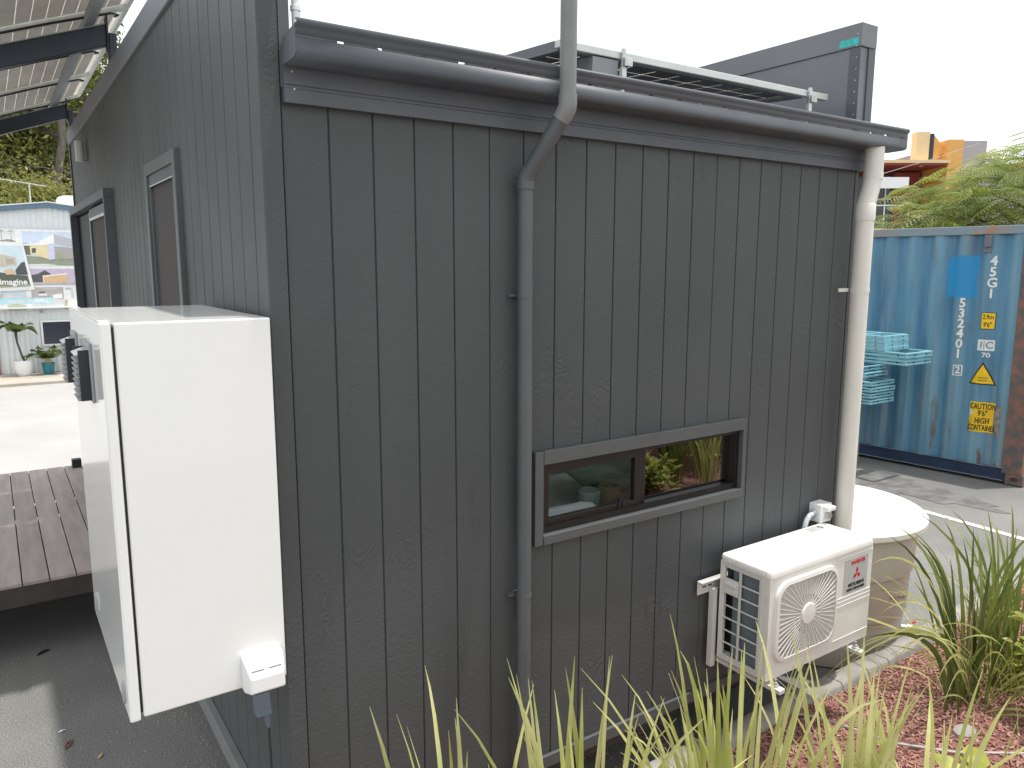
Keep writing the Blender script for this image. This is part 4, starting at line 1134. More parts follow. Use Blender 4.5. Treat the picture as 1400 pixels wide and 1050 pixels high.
def canopy_panel(y0, rows=3):
    y1 = y0 + .09 + .2985 * rows
    f = MB(); x0, x1 = -1.55, .13
    slab(f, x0, x1, y0, y0 + .03, 0, .04); slab(f, x0, x1, y1 - .03, y1, 0, .04); slab(f, x0, x0 + .03, y0 + .031, y1 - .031, 0, .04); slab(f, x1 - .03, x1, y0 + .031, y1 - .031, 0, .04)
    p = slab(MB(), x0 + .031, x1 - .031, y0 + .031, y1 - .031, .022, .027).build('solar_panel', M['sheet'], CA)
    f.build('panel_frame', M['alu'], p)
    for i in range(20):
        for j in range(rows):
            a = x0 + .05 + i * .0785; b = y0 + .045 + j * .2985
            slab(MB(), a + .002, a + .0755, b + .003, b + .2955, .0195, .0217).build('solar_cell', M['cell'], p)
    # cable lying along the seam
    MB().tube([(-.9, y1 - .05, cz(-.9, -.012)), (-.3, y1 - .06, cz(-.3, -.012)), (.02, y1 - .045, cz(.02, -.018)), (.06, y1 - .02, cz(.06, -.03)), (.05, y1 + .05, cz(.05, -.02))], .007, 6).build('cable', M['black'], p)
canopy_panel(2.31, 2)
for y0 in (3.015, 4.02, 5.025): canopy_panel(y0)
for y in (3.3, 5.6): MB().box((-2.86, y - .05, 0), (-2.76, y + .05, 2.78)).build('canopy_post', M['beam'], CA)
# ------------------------------------------------------------------ plants
def blade_mesh(mb, base, tip, w, bow=.25, droop=0.0, n=8, fold=.25, twist=0.0):
    b, t = Vector(base), Vector(tip)
    d = t - b; h = Vector((d.x, d.y, 0)); L = d.length
    c = b + Vector((0, 0, d.z * .62 + L * droop)) + h * bow
    rings = []
    for i in range(n + 1):
        s = i / n
        p = b * (1 - s) ** 2 + c * 2 * s * (1 - s) + t * s * s
        tg = ((c - b) * (1 - s) + (t - c) * s).normalized()
        sd = tg.cross(Vector((math.cos(twist), math.sin(twist), .15)))
        if sd.length < .05: sd = tg.cross(Vector((0, 0, 1)))
        sd.normalize(); up = sd.cross(tg)
        ww = w * (.55 + .45 * min(1, s * 4)) * (1 - max(0, (s - .45) / .55) ** 2.2) * .5 + .0006
        rings.append([p - sd * ww + up * ww * fold, p, p + sd * ww + up * ww * fold])
    mb.loft(rings, cap=False, closed=False)
    return mb
rp = random.Random(21)
STRAP = 'strappy plants in the front garden bed'
def clump(name, label, base, tips, m, w, fill=14, h=(.5, .9), spread=.35, dead=3, cat='plant', fillm=None):
    bz = mz(base[0], base[1])
    t = thing(name, label, cat, (base[0], base[1], bz), 0, STRAP)
    def bp(tip=None):
        o = Vector((rp.uniform(-.05, .05), rp.uniform(-.05, .05), 0))
        if tip is not None:
            q = Vector((tip[0] - base[0], tip[1] - base[1], 0)); o += q * .22
        return (base[0] + o.x, base[1] + o.y, mz(base[0] + o.x, base[1] + o.y) - .01)
    for tip in tips:
        blade_mesh(MB(), bp(tip), tip, w * rp.uniform(.8, 1.2), rp.uniform(.0, .3), rp.uniform(-.02, .12), twist=-2.16 + rp.gauss(0, .45)).build('strap_leaf', m, t, smooth=True, angle=180)
    for k in range(fill):
        a = rp.uniform(0, 6.283); hh = rp.uniform(*h); sp = spread * rp.uniform(.25, 1) * hh
        tip = (base[0] + math.cos(a) * sp, base[1] + math.sin(a) * sp, bz + hh)
        blade_mesh(MB(), bp(tip), tip, w * rp.uniform(.7, 1.1), rp.uniform(-.1, .35), rp.uniform(0, .32), twist=-2.16 + rp.gauss(0, .7)).build('strap_leaf', fillm or m, t, smooth=True, angle=180)
    for k in range(dead):
        a = rp.uniform(0, 6.283); hh = rp.uniform(h[0] * .7, h[1] * .95); sp = spread * rp.uniform(.3, 1) * hh
        p0 = Vector(bp()); p1 = Vector((base[0] + math.cos(a) * sp, base[1] + math.sin(a) * sp, bz + hh))
        pts = []; ph = rp.uniform(0, 6)
        for i in range(12):
            s = i / 11; q = p0.lerp(p1, s)
            q += Vector((math.sin(ph + s * 7), math.cos(ph + s * 6), math.sin(ph * 2 + s * 5))) * .03 * s
            if s > .8: q += Vector((math.cos(a), math.sin(a), -.6)) * (s - .8) * .35
            pts.append(q)
        MB().tube(pts, [.0032 * (1 - .7 * i / 11) for i in range(12)], 5).build('dry_leaf', M['dead'], t, smooth=True)
    return t
A_ = [[-0.037, -0.769, 1.393], [0.037, -0.763, 1.345], [0.135, -0.616, 1.197], [0.196, -0.744, 1.233], [0.142, -0.883, 1.413], [0.189, -0.792, 1.296], [0.216, -0.808, 1.199]]
B_ = [[0.264, -0.93, 1.451], [0.413, -0.806, 1.34], [0.303, -0.976, 1.452], [0.402, -0.939, 1.376], [0.456, -0.915, 1.41], [0.461, -0.947, 1.455], [0.503, -0.929, 1.345], [0.655, -0.975, 1.304], [0.771, -0.971, 1.246], [0.404, -0.998, 1.309], [0.373, -0.842, 1.202], [0.647, -0.997, 1.253]]
C_ = [[0.677, -1.118, 1.326], [0.917, -0.902, 1.124], [0.769, -1.078, 1.192], [0.823, -1.075, 1.367], [0.976, -0.972, 1.156], [0.918, -1.044, 1.258], [0.891, -1.054, 1.369], [0.994, -1.01, 1.284], [0.83, -1.183, 1.464], [0.993, -1.023, 1.362], [0.974, -1.14, 1.431], [0.903, -1.215, 1.421], [1.153, -1.147, 1.385], [1.253, -1.107, 1.343], [1.033, -1.254, 1.416], [1.123, -1.153, 1.316], [1.116, -1.283, 1.353], [1.173, -1.152, 1.243]]
D_ = [[1.368, -1.203, 1.396], [1.164, -1.272, 1.439], [1.434, -1.212, 1.339], [1.361, -1.248, 1.28], [1.385, -1.252, 1.286], [1.404, -1.229, 1.166], [1.212, -1.229, 1.365], [1.485, -1.301, 1.213], [1.538, -1.294, 1.171], [1.302, -1.434, 1.341]]
E_ = [[1.748, -1.379, 1.217], [1.644, -1.502, 1.222], [1.584, -1.434, 1.171], [1.413, -1.452, 1.219], [1.58, -1.355, 1.079], [1.625, -1.538, 1.194]]
F_ = [[2.879, -0.562, 1.163], [2.68, -0.542, 1.208], [3.27, -0.597, 1.09], [3.106, -0.619, 1.032], [3.383, -0.689, 1.005], [3.06, -0.609, 0.914], [2.934, -0.626, 1.024], [2.282, -0.699, 0.884], [2.42, -0.792, 0.887], [3.377, -0.633, 0.629]]
G_ = [[3.72, -0.658, 1.085], [3.683, -0.644, 1.024], [3.709, -0.571, 0.854], [3.73, -0.693, 0.931], [3.645, -0.658, 0.815]]
clump('strap_leaf_plant', 'leftmost strappy plant, its few pale blade tips rising in front of the charcoal boards', (.20, -.80), A_, M['blade'], .016, 10, (.7, 1.0), .6, 5)
clump('strap_leaf_plant', 'strappy plant with tall pale blades rising in front of the grey downpipe foot', (.47, -.98), B_, M['blade'], .016, 24, (.65, 1.08), .55, 12)
clump('strap_leaf_plant', 'thickest strappy plant, its blades rising in front of the air conditioner coil side', (.93, -1.10), C_, M['blade'], .016, 50, (.65, 1.1), .42, 20)
clump('strap_leaf_plant', 'strappy plant with upright blades rising in front of the air conditioner right foot', (1.22, -1.27), D_, M['blade'], .0165, 26, (.6, 1.02), .55, 9)
clump('strap_leaf_plant', 'strappy plant in the bottom right corner with blades crossing the red mulch', (1.45, -1.42), E_, M['blade'], .017, 28, (.5, .9), .8, 9, fillm=M['blade'])
dk = clump('strap_leaf_plant', 'dark green strappy plant behind the mulch, right of the water tank', (3.40, -.62), F_, M['bladed'], .019, 30, (.35, 1.05), .55, 10, fillm=M['blade2'])
clump('strap_leaf_plant', 'green strappy plant at the right edge in front of the parking line', (3.74, -.68), G_, M['blade2'], .016, 60, (.4, 1.05), .55, 22)
# thin arching grass leaves around the dark plant
ar = MB()
for k in range(70):
    a = rp.uniform(0, 6.283); L = rp.uniform(.5, 1.15)
    b0 = Vector((3.42 + rp.uniform(-.12, .3), -.68 + rp.uniform(-.12, .12), .19))
    e = b0 + Vector((math.cos(a) * L, math.sin(a) * L * .8, rp.uniform(.05, .55)))
    blade_mesh(ar, b0, e, rp.uniform(.006, .011), rp.uniform(.25, .5), rp.uniform(.25, .5), n=10, twist=rp.uniform(-2, -.5))
for e in ((2.40, -.61, 1.15), (2.23, -.81, .775), (2.38, -.93, .68), (2.42, -.66, .93), (2.35, -.70, .80), (2.55, -.9, .55)):
    blade_mesh(ar, (3.38, -.66, .19), e, .011, .5, .35, n=12, twist=-1.2)
ar.build('arching_leaf', M['blade'], dk, smooth=True, angle=180, kind='stuff')

def leaf_blob(mb, c, d, L, W, nrm):
    d = d.normalized(); s = d.cross(nrm)
    if s.length < .01: s = d.cross(Vector((1, 0, 0)))
    s.normalize(); n = s.cross(d)
    r = [c, c + d * L * .3 + s * W * .45 + n * W * .12, c + d * L * .65 + s * W * .42 + n * W * .1, c + d * L - n * L * .08, c + d * L * .65 - s * W * .42 + n * W * .1, c + d * L * .3 - s * W * .45 + n * W * .12]
    m1 = c + d * L * .5
    i = len(mb.v); mb.v += [tuple(p) for p in r] + [tuple(m1)]
    mb.f += [[i, i + 1, i + 6], [i + 1, i + 2, i + 6], [i + 2, i + 3, i + 6], [i + 3, i + 4, i + 6], [i + 4, i + 5, i + 6], [i + 5, i, i + 6]]
def shrub(name, label, base, n, rad, h, m, L=.05, W=.035, cat='shrub', top_leaves=0, seed=1):
    r = random.Random(seed); bz = mz(*base)
    t = thing(name, label, cat, (base[0], base[1], bz))
    st = MB(); lv = MB()
    for k in range(n):
        a = r.uniform(0, 6.283); q = rad * math.sqrt(r.random()); hh = h * r.uniform(.55, 1) * (1 - .35 * (q / rad) ** 2)
        p0 = Vector((base[0], base[1], bz)); p2 = Vector((base[0] + q * math.cos(a), base[1] + q * math.sin(a), bz + hh)); p1 = p0.lerp(p2, .5) + Vector((0, 0, h * .15))
        path = [p0.lerp(p1, s).lerp(p1.lerp(p2, s), s) for s in (0, .25, .5, .75, 1)]
        st.tube(path, [.005, .004, .003, .0025, .0015], 5)
        for j in range(22):
            s = .25 + .75 * j / 21; c = p0.lerp(p1, s).lerp(p1.lerp(p2, s), s)
            b = a + j * 2.4 + r.uniform(-.4, .4)
            d = Vector((math.cos(b), math.sin(b), r.uniform(-.1, .8)))
            leaf_blob(lv, c, d, L * r.uniform(.7, 1.2), W * r.uniform(.8, 1.2), Vector((r.uniform(-.4, .4), r.uniform(-.4, .4), 1)))
    st.build('stem', M['bark'], t); lv.build('foliage', m, t, kind='stuff')
    for k in range(top_leaves):
        a = r.uniform(0, 6.283); q = rad * .8 * math.sqrt(r.random())
        b = MB(); leaf_blob(b, Vector((base[0] + q * math.cos(a), base[1] + q * math.sin(a), bz + h * r.uniform(.9, 1.06))), Vector((math.cos(a), math.sin(a), r.uniform(0, .4))), L * 1.6, W * 1.7, Vector((0, 0, 1)))
        b.build('leaf', m, t)
    return t
shrub('leafy_shrub', 'round leaved yellow green shrub at the right edge of the garden bed', (3.45, -1.08), 44, .30, .50, M['shrub'], .048, .036, top_leaves=20, seed=3)
shrub('leafy_shrub', 'low bright green broad leaved shrub in the bottom right corner of the bed', (2.03, -1.36), 14, .22, .34, M['shrub'], .085, .055, top_leaves=22, seed=5)
# bed planting on the camera's right, mirrored in the window
shrub('leafy_shrub', 'crimson leaved bush mirrored in the upper left of the right window pane', (5.15, -3.25), 60, .62, 1.15, M['crimson'], .11, .04, seed=7)
shrub('leafy_shrub', 'low green bush mirrored at the foot of the right window pane', (4.05, -2.42), 26, .36, .40, M['shrub'], .07, .045, seed=8)
shrub('leafy_shrub', 'dark evergreen bush standing behind the mirrored crimson bush', (6.2, -4.3), 80, 1.3, 1.9, M['bladed'], .12, .06, seed=9)
shrub('leafy_shrub', 'dark evergreen bush farthest right along the garden bed', (7.5, -3.2), 80, 1.2, 1.8, M['bladed'], .12, .06, seed=10)
shrub('leafy_shrub', 'dark evergreen bush mirrored in the left window pane', (4.2, -3.5), 70, .9, 1.1, M['bladed'], .10, .05, seed=11)
shrub('leafy_shrub', 'small dark bush mirrored low in the left window pane', (3.3, -2.45), 50, .5, .5, M['bladed'], .08, .045, seed=12)
for i, (bx, by, lab, mm, dd) in enumerate(((4.55, -2.55, 'strappy plant mirrored in the middle of the right window pane', M['blade2'], 6), (5.15, -2.75, 'strappy plant mirrored behind the yellow flowers in the right window pane', M['blade2'], 10),
        (5.75, -3.0, 'strappy plant full of dry stalks mirrored at the top right of the right window pane', M['blade2'], 40), (5.3, -2.2, 'strappy plant mirrored at the right edge of the right window pane', M['blade'], 14), (6.5, -3.5, 'darkest strappy plant at the back of the mirrored garden bed', M['bladed'], 10),
        (4.75, -2.30, 'pale strappy plant mirrored low in the middle of the right window pane', M['blade'], 8), (5.65, -2.55, 'pale strappy plant mirrored behind the yellow flower at the right', M['blade'], 20), (5.9, -3.6, 'mid green strappy plant mirrored along the top of the right window pane', M['blade2'], 12))):
    clump('strap_leaf_plant', lab, (bx, by), [], mm, .022, 40, (.35, .95), .6, dd)
fl = thing('flowering_plant', 'yellow flowers on stalks mirrored in the right window pane', 'flowers', (5.0, -2.5, mz(5, -2.5)))
for p in (Vector((4.95, -2.42, .62)), Vector((5.0, -2.7, .95)), Vector((5.08, -2.66, .98))):
    MB().tube([(5.0, -2.5, .4), p - Vector((0, 0, .15)), p], .005, 6).build('stalk', M['blade2'], fl)
    b = MB()
    for j in range(14):
        a = j * .9; leaf_blob(b, p, Vector((math.cos(a), math.sin(a), .3 + .3 * math.sin(j))), .09, .05, Vector((0, 0, 1)))
    b.build('petals', M['yellowfl'], fl)

# irrigation hose on the mulch
hp = [(2.60, -.16), (2.64, -.25), (2.67, -.41), (2.71, -.63), (2.82, -.86), (3.01, -1.07), (3.4, -1.28), (3.9, -1.4), (4.6, -1.5)]
tag(MB().tube([(x, y, mz(x, y) + .012) for x, y in hp], .0065, 10).build('irrigation_hose', M['hose'], smooth=True), 'thin white irrigation hose lying across the red mulch', 'hose')
tag(MB().loft([[(3.02 + .07 * math.cos(a) * s, -.80 + .05 * math.sin(a) * s, mz(3.02, -.8) + z) for a in [i * .785 for i in range(8)]] for s, z in ((1, -.01), (.95, .015), (.5, .03), (.05, .033))]).build('stone', M['conc'], smooth=True), 'flat grey stone half sunk in the red mulch', 'stone')
def dry_leaf(x, y, L, a, m, label):
    b = MB(); d = Vector((math.cos(a), math.sin(a), .08))
    leaf_blob(b, Vector((x, y, .004)), d, L, L * .3, Vector((0, 0, 1)))
    tag(b.build('fallen_leaf', m), label, 'leaf', 'fallen leaves on the asphalt')
dry_leaf(-.60, 1.86, .09, 1.1, M['scar'], 'brown fallen leaf on the asphalt below the deck')
dry_leaf(-.47, 1.68, .06, 1.0, M['scar2'], 'small tan fallen leaf on the asphalt nearest the camera')
dry_leaf(-.67, 3.06, .10, .6, M['black'], 'dark twig like leaf on the asphalt at the deck shadow edge')
dry_leaf(-.62, 2.05, .045, .2, M['wprint'], 'white petal like scrap on the asphalt')
rg2 = random.Random(6); gv = MB()
for k in range(900):
    x = rg2.uniform(-1.6, .5); y = rg2.uniform(.6, 3.3)
    if rg2.random() < .5: x = .02 + abs(rg2.gauss(0, .12)) * rg2.choice((-1, 1))
    r_ = rg2.uniform(.0025, .0065)
    gv.loft([[(x + r_ * math.cos(a) * s, y + r_ * math.sin(a) * s, z) for a in (0, 1.3, 2.5, 3.8, 5)] for s, z in ((1, .0), (.8, r_ * .7))])
gv.build('loose_gravel', M['conc'], kind='stuff')

# ------------------------------------------------------------------ white shed with house posters
SH = thing('white_shed', 'white corrugated shed with a slate blue gable edge beyond the yard', 'shed', (-1.5, 17.6, 0))
YS = 17.60
def sh(mb, name, m, p=None, **k): return mb.build(name, m, p or SH, **k)
RX, RZ = .50, 3.72
def rz_(x): return RZ - .125 * abs(x - RX)
prof = []; x = -6.0
while x < 6.2:
    prof += [(x, YS), (x + .03, YS - .016), (x + .05, YS - .016), (x + .08, YS)]; x += .105
sh(MB().loft([[(a, b, .07) for a, b in prof], [(a, b, rz_(a)) for a, b in prof]], cap=False, closed=False), 'corrugated_wall', M['shed'])
sh(MB().prism([(-6, YS + .03, .0), (6.2, YS + .03, 0), (6.2, YS + .03, rz_(6.2)), (RX, YS + .03, RZ), (-6, YS + .03, rz_(-6))], (0, 9, 0)), 'shed_body', M['shed'])
for xa, xb in ((-6.2, RX), (RX, 6.4)):
    sh(MB().prism([(xa, YS - .10, rz_(xa) - .03), (xb, YS - .10, rz_(xb) - .03), (xb, YS - .10, rz_(xb) + .075), (xa, YS - .10, rz_(xa) + .075)], (0, .09, 0)), 'barge_board', M['bluetrim'])
    sh(MB().prism([(xa, YS - .12, rz_(xa) + .076), (xb, YS - .12, rz_(xb) + .076), (xb, YS - .12, rz_(xb) + .10), (xa, YS - .12, rz_(xa) + .10)], (0, 9.4, 0)), 'roof_sheet', M['shed'])
sh(MB().lathe([(.26, 3.70), (.26, 3.90), (.22, 3.98), (.12, 4.02), (.001, 4.03)], (.98, 18.4, 0), 20), 'roof_vent', M['whitepl'], smooth=True)
w_ = sh(MB().box((.20, YS - .06, .66), (1.35, YS - .02, .70)).box((.20, YS - .06, 1.19), (1.35, YS - .02, 1.23)).box((.16, YS - .06, .66), (.20, YS - .02, 1.23)).box((1.35, YS - .06, .66), (1.39, YS - .02, 1.23)), 'shed_window', M['whitepl'])
sh(MB().box((.20, YS - .05, .70), (1.35, YS - .03, 1.19)), 'shed_window_pane', M['darkgl'], w_)
sh(MB().box((-1.6, YS - .06, .07), (-.66, YS - .02, 1.25)), 'shed_door', M['redwall'])
sh(MB().box((.185, YS - .09, 1.40), (.225, YS - .02, 1.45)), 'spotlight', M['greypl'])
sh(MB().box((-3.5, YS - .2, 1.505), (1.7, YS - .02, 1.53)), 'drip_ledge', M['shed'])
# hoarding with printed pictures: flat print, built as thin raised sheets at its real size
PB = thing('poster_wall', 'printed hoarding with house pictures and an owner building caption on the shed', 'poster', (.0, YS - .06, 1.53))
def U(a): return -.53 + a * .1238 * .01345
def V(b): return 1.88 + (398 - (290 + b * .1238)) * .0158
_pm = {}
def pm(c):
    c = tuple(min(.86, .20 + .74 * q + .06 * (sum(c) / 3)) if sum(c) > .3 else .05 + q for q in c)          # glare wash-out mixed into the ink colour
    if c not in _pm: _pm[c] = mat('poster_ink', c, .6, var=.06, vscale=9)
    return _pm[c]
def pic(pts, c, lay, name='print', p=None):
    y = YS - .060 - .003 * lay
    return MB().prism([(U(a), y, V(b)) for a, b in pts], (0, .0024, 0)).build(name, pm(c), p or PB)
def rect(a0, b0, a1, b1, c, lay, name='print', p=None): return pic([(a0, b0), (a1, b0), (a1, b1), (a0, b1)], c, lay, name, p)
rect(-1200, 190, 1500, 1085, (.80, .82, .84), 0, 'hoarding_sheet')
# palm picture, top left
q = rect(-500, 195, 225, 330, (.72, .74, .73), 1, 'picture')
for a in (-40, 30, 75, 180): pic([(a - 4, 330), (a - 2, 220), (a + 3, 220), (a + 4, 330)], (.25, .26, .22), 2, p=q); pic([(a - 45, 230), (a, 200), (a + 45, 235), (a + 5, 215)], (.22, .24, .20), 3, p=q)
pic([(-300, 330), (-60, 312), (60, 318), (140, 300), (225, 320), (225, 330)], (.15, .17, .12), 2, p=q)
# white house picture, upper right
q = rect(300, 215, 1200, 590, (.52, .64, .86), 1, 'picture')
pic([(300, 590), (300, 480), (620, 500), (1200, 470), (1200, 590)], (.12, .15, .05), 2, p=q)
pic([(300, 345), (300, 470), (380, 470), (380, 345)], (.10, .12, .06), 2.2, p=q)
pic([(375, 360), (590, 345), (590, 520), (375, 460)], (.70, .58, .24), 2.5, p=q)
pic([(300, 352), (585, 330), (585, 358), (300, 372)], (.80, .82, .84), 3, p=q)
pic([(480, 330), (655, 235), (655, 345), (480, 352)], (.80, .82, .84), 2.8, p=q); pic([(655, 235), (1000, 330), (1000, 400), (655, 345)], (.35, .34, .40), 2.9, p=q)
pic([(580, 345), (650, 360), (650, 515), (580, 525)], (.50, .54, .78), 3.4, p=q); pic([(650, 375), (1000, 400), (1000, 510), (650, 515)], (.24, .22, .22), 3.2, p=q)
pic([(690, 510), (650, 470), (710, 440), (760, 470), (740, 510)], (.18, .22, .05), 4, p=q); pic([(300, 575), (560, 570), (700, 590), (300, 590)], (.62, .62, .58), 3, p=q)
pic([(395, 400), (440, 395), (440, 445), (395, 450)], (.05, .06, .05), 3.3, p=q)
# orange house picture at dusk
q = rect(345, 625, 1200, 810, (.42, .30, .48), 1, 'picture')
pic([(345, 700), (440, 680), (520, 640), (580, 680), (580, 790), (345, 790)], (.045, .05, .06), 2, p=q)
pic([(500, 715), (770, 690), (770, 775), (500, 775)], (.62, .32, .05), 2.5, p=q); pic([(490, 700), (775, 675), (775, 690), (500, 715), (500, 775), (490, 775)], (.75, .72, .62), 3, p=q)
pic([(345, 775), (900, 775), (900, 800), (345, 800)], (.32, .30, .28), 3.2, p=q); pic([(720, 725), (755, 722), (755, 765), (720, 768)], (.50, .27, .05), 3.4, p=q)
# bedroom picture
q = rect(345, 832, 715, 1085, (.30, .27, .25), 1, 'picture')
pic([(345, 965), (715, 965), (715, 1085), (345, 1085)], (.55, .54, .54), 2, p=q); rect(430, 880, 500, 893, (.05, .05, .05), 2.2, p=q); pic([(585, 915), (690, 905), (700, 955), (585, 962)], (.75, .76, .78), 2.4, p=q); rect(480, 848, 640, 858, (.45, .42, .40), 2.2, p=q); pic([(425, 905), (520, 905), (520, 925), (425, 925)], (.72, .72, .72), 2.4, p=q)
q = rect(725, 820, 1000, 1085, (.70, .71, .68), 1, 'picture'); rect(740, 840, 800, 860, (.30, .32, .28), 2, p=q); pic([(700, 1085), (725, 975), (752, 975), (752, 1085)], (.36, .34, .08), 3, p=q); rect(800, 850, 830, 960, (.45, .52, .50), 2, p=q)
# coastal picture lower left
q = rect(-600, 870, 285, 1085, (.50, .60, .72), 1, 'picture'); pic([(-600, 940), (120, 925), (285, 935), (285, 1085), (-600, 1085)], (.68, .66, .60), 2, p=q); pic([(70, 1085), (70, 1020), (180, 1010), (270, 1030), (270, 1085)], (.40, .38, .20), 2.5, p=q); pic([(-200, 910), (30, 905), (30, 950), (-200, 950)], (.42, .34, .24), 2.4, p=q)
bn = rect(-1100, 945, 578, 1012, (.30, .64, .72), 4.5, 'caption_banner')
text('lettering', 'owner building.', .105, M['wprint'], bn, (U(545), YS - .076, V(978)), FR, UP, align='RIGHT', bold=.004, sx=1.18)
# framed board in front
IB = thing('imagine_board', 'white framed picture board lettered imagine in front of the hoarding', 'sign', (-.6, YS - .1, 1.85))
def brd(pts, c, lay, name='print', p=None):
    y = YS - .105 - .003 * lay
    return MB().prism([(U(a), y, V(b)) for a, b in pts], (0, .0024, 0)).build(name, pm(c), p or IB)
MB().prism([(U(-900), YS - .105, V(300)), (U(300), YS - .105, V(335)), (U(385), YS - .105, V(855)), (U(-900), YS - .105, V(905))], (0, .02, 0)).build('board', M['whitepl'], IB)
q = brd([(-860, 345), (285, 372), (345, 818), (-860, 860)], (.50, .66, .74), 1, 'picture')
brd([(-860, 600), (-100, 640), (180, 690), (320, 700), (345, 818), (-860, 860)], (.055, .065, .04), 2, p=q)
brd([(-860, 450), (0, 455), (205, 500), (215, 580), (0, 610), (-860, 640)], (.45, .40, .29), 2.6, p=q); brd([(100, 510), (180, 518), (185, 570), (110, 575)], (.30, .26, .18), 3, p=q)
brd([(60, 640), (160, 615), (190, 680), (90, 690)], (.60, .36, .14), 2.9, p=q); brd([(190, 640), (260, 560), (300, 545), (325, 690), (200, 690)], (.03, .04, .045), 3, p=q)
brd([(-860, 840), (345, 795), (345, 818), (-860, 860)], (.20, .22, .06), 3.2, p=q)
for a in (20, 55, 95): brd([(a, 470), (a + 6, 472), (a + 8, 590), (a + 2, 592)], (.34, .30, .20), 3.1, p=q)
text('lettering', 'imagine', .170, M['wprint'], IB, (U(312), YS - .121, V(770)), FR, UP, align='RIGHT', bold=.005, sx=.98)
# antenna
AN = thing('tv_antenna', 'thin metal television antenna on the white shed roof', 'antenna', (.22, 18.2, 3.75))
MB().tube([(.22, 18.2, 3.6), (.22, 18.2, 4.26)], .014, 6).build('mast', M['steel'], AN)
MB().tube([(-.40, 18.2, 4.32), (.55, 18.2, 4.20)], .007, 6).build('boom', M['steel'], AN)
for i in range(13):
    x = -.38 + i * .07; MB().tube([(x, 18.02 - .004 * i, 4.318 - .0086 * i), (x, 18.38 + .004 * i, 4.318 - .0086 * i)], .004, 5).build('element', M['steel'], AN)
# potted palms
def frond(mb, p0, d, L, n=16, drop=.5, w=.16):
    d = d.normalized(); side = d.cross(Vector((0, 0, 1))).normalized()
    for i in range(n):
        s = (i + 1) / n
        c = p0 + d * L * s - Vector((0, 0, drop * L * s * s * 1.5))
        c0 = p0 + d * L * (s - 1 / n) - Vector((0, 0, drop * L * (s - 1 / n) ** 2))
        lw = w * math.sin(math.pi * min(1, .15 + .85 * s)) + .03
        for sg in (-1, 1):
            e = c + side * sg * lw + d * lw * .6 - Vector((0, 0, lw * .45))
            mb.poly([c0, c, e])
        mb.poly([c0 - side * .004, c0 + side * .004, c + side * .003, c - side * .003])
P1 = thing('potted_palm', 'slender curved palm in a white pot by the shed', 'potted plant', (-.235, 17.2, .07))
MB().lathe([(.11, .07), (.165, .16), (.185, .30), (.19, .40), (.165, .405), (.155, .36), (.001, .35)], (-.235, 17.2, 0), 28).build('pot', M['pot_w'], P1, smooth=True)
MB().tube([(-.20, 17.2, .35), (-.26, 17.2, .55), (-.315, 17.2, .80), (-.325, 17.2, 1.02)], [.026, .022, .02, .03], 8).build('trunk', M['bark'], P1, smooth=True)
fr = MB(); rf2 = random.Random(9)
for k in range(11):
    a = k * 2.4; frond(fr, Vector((-.325, 17.2, 1.02)), Vector((math.cos(a), math.sin(a), rf2.uniform(.6, 2.0))), rf2.uniform(.45, .68), 14, rf2.uniform(.3, .6), .12)
fr.build('fronds', M['palm'], P1, kind='stuff')
P2 = thing('potted_palm', 'bushy clumping palm in a teal pot by the shed window', 'potted plant', (.225, 17.2, .07))
MB().lathe([(.095, .07), (.118, .20), (.128, .295), (.136, .30), (.136, .325), (.115, .326), (.105, .29), (.001, .28)], (.225, 17.2, 0), 28).build('pot', M['pot_t'], P2, smooth=True)
for k in range(5): MB().tube([(.225 + .02 * (k - 2), 17.2, .28), (.225 + .035 * (k - 2), 17.2 + .02 * (k % 2), .55)], [.018, .012], 6).build('stem', M['tan'], P2)
fr = MB()
for k in range(20):
    a = k * 2.4; frond(fr, Vector((.225 + rf2.uniform(-.05, .05), 17.2, .42)), Vector((math.cos(a) * .8, math.sin(a) * .8, rf2.uniform(.3, 1.7))), rf2.uniform(.35, .62), 14, rf2.uniform(.25, .6), .11)
fr.build('fronds', M['palm'], P2, kind='stuff')

# ------------------------------------------------------------------ bright apartment building beyond the container
BA = math.atan2(-.56, .828)
fwd_h = Vector((math.sin(YAW), math.cos(YAW), 0)); rgt_h = Vector((math.cos(YAW), -math.sin(YAW), 0))
BO = Vector((-.723, -2.402, 0)) + fwd_h * 30
AP = thing('apartment_building', 'orange and dark red rendered building with a balcony beyond the container', 'building', BO, -YAW)
def ap(mb, name, m, p=None, **k): return mb.build(name, m, p or AP, local=True, **k)
# local x to the right, y away, z up; 1 m is about 35 photo pixels here
ap(MB().box((8, 1.6, 0), (16.7, 9, 6.22)), 'rear_block', M['redwall'])
ap(MB().box((8, .1, 0), (16.7, 1.59, 3.75)), 'lower_storey', M['cream'])
ap(MB().box((15.15, 1.3, 3.76), (16.15, 1.598, 6.10)), 'red_wall', M['redwall'])
gz_ = ap(MB().box((11.5, 1.45, 3.8), (15.14, 1.58, 6.0)), 'glazed_door', M['darkgl'])
for x in (13.3, 14.45, 14.85): ap(MB().box((x, 1.40, 3.8), (x + .05, 1.449, 5.6)), 'door_stile', M['alu'], gz_)
ap(MB().box((14.1, 1.39, 5.05), (15.1, 1.399, 5.10)), 'door_rail', M['alu'], gz_)
ap(MB().box((11.0, -.6, 6.23), (16.25, 1.7, 6.34)), 'balcony_roof', M['cream'])
ap(MB().box((11.0, -.55, 6.16), (16.2, 1.5, 6.225)), 'balcony_soffit', M['redwall'])
ap(MB().box((15.3, -.3, 6.14), (15.4, -.2, 6.159)), 'downlight', M['whitepl'])
ap(MB().box((15.20, -.1, 6.345), (15.68, .3, 7.42)), 'roof_fin', M['cream'])
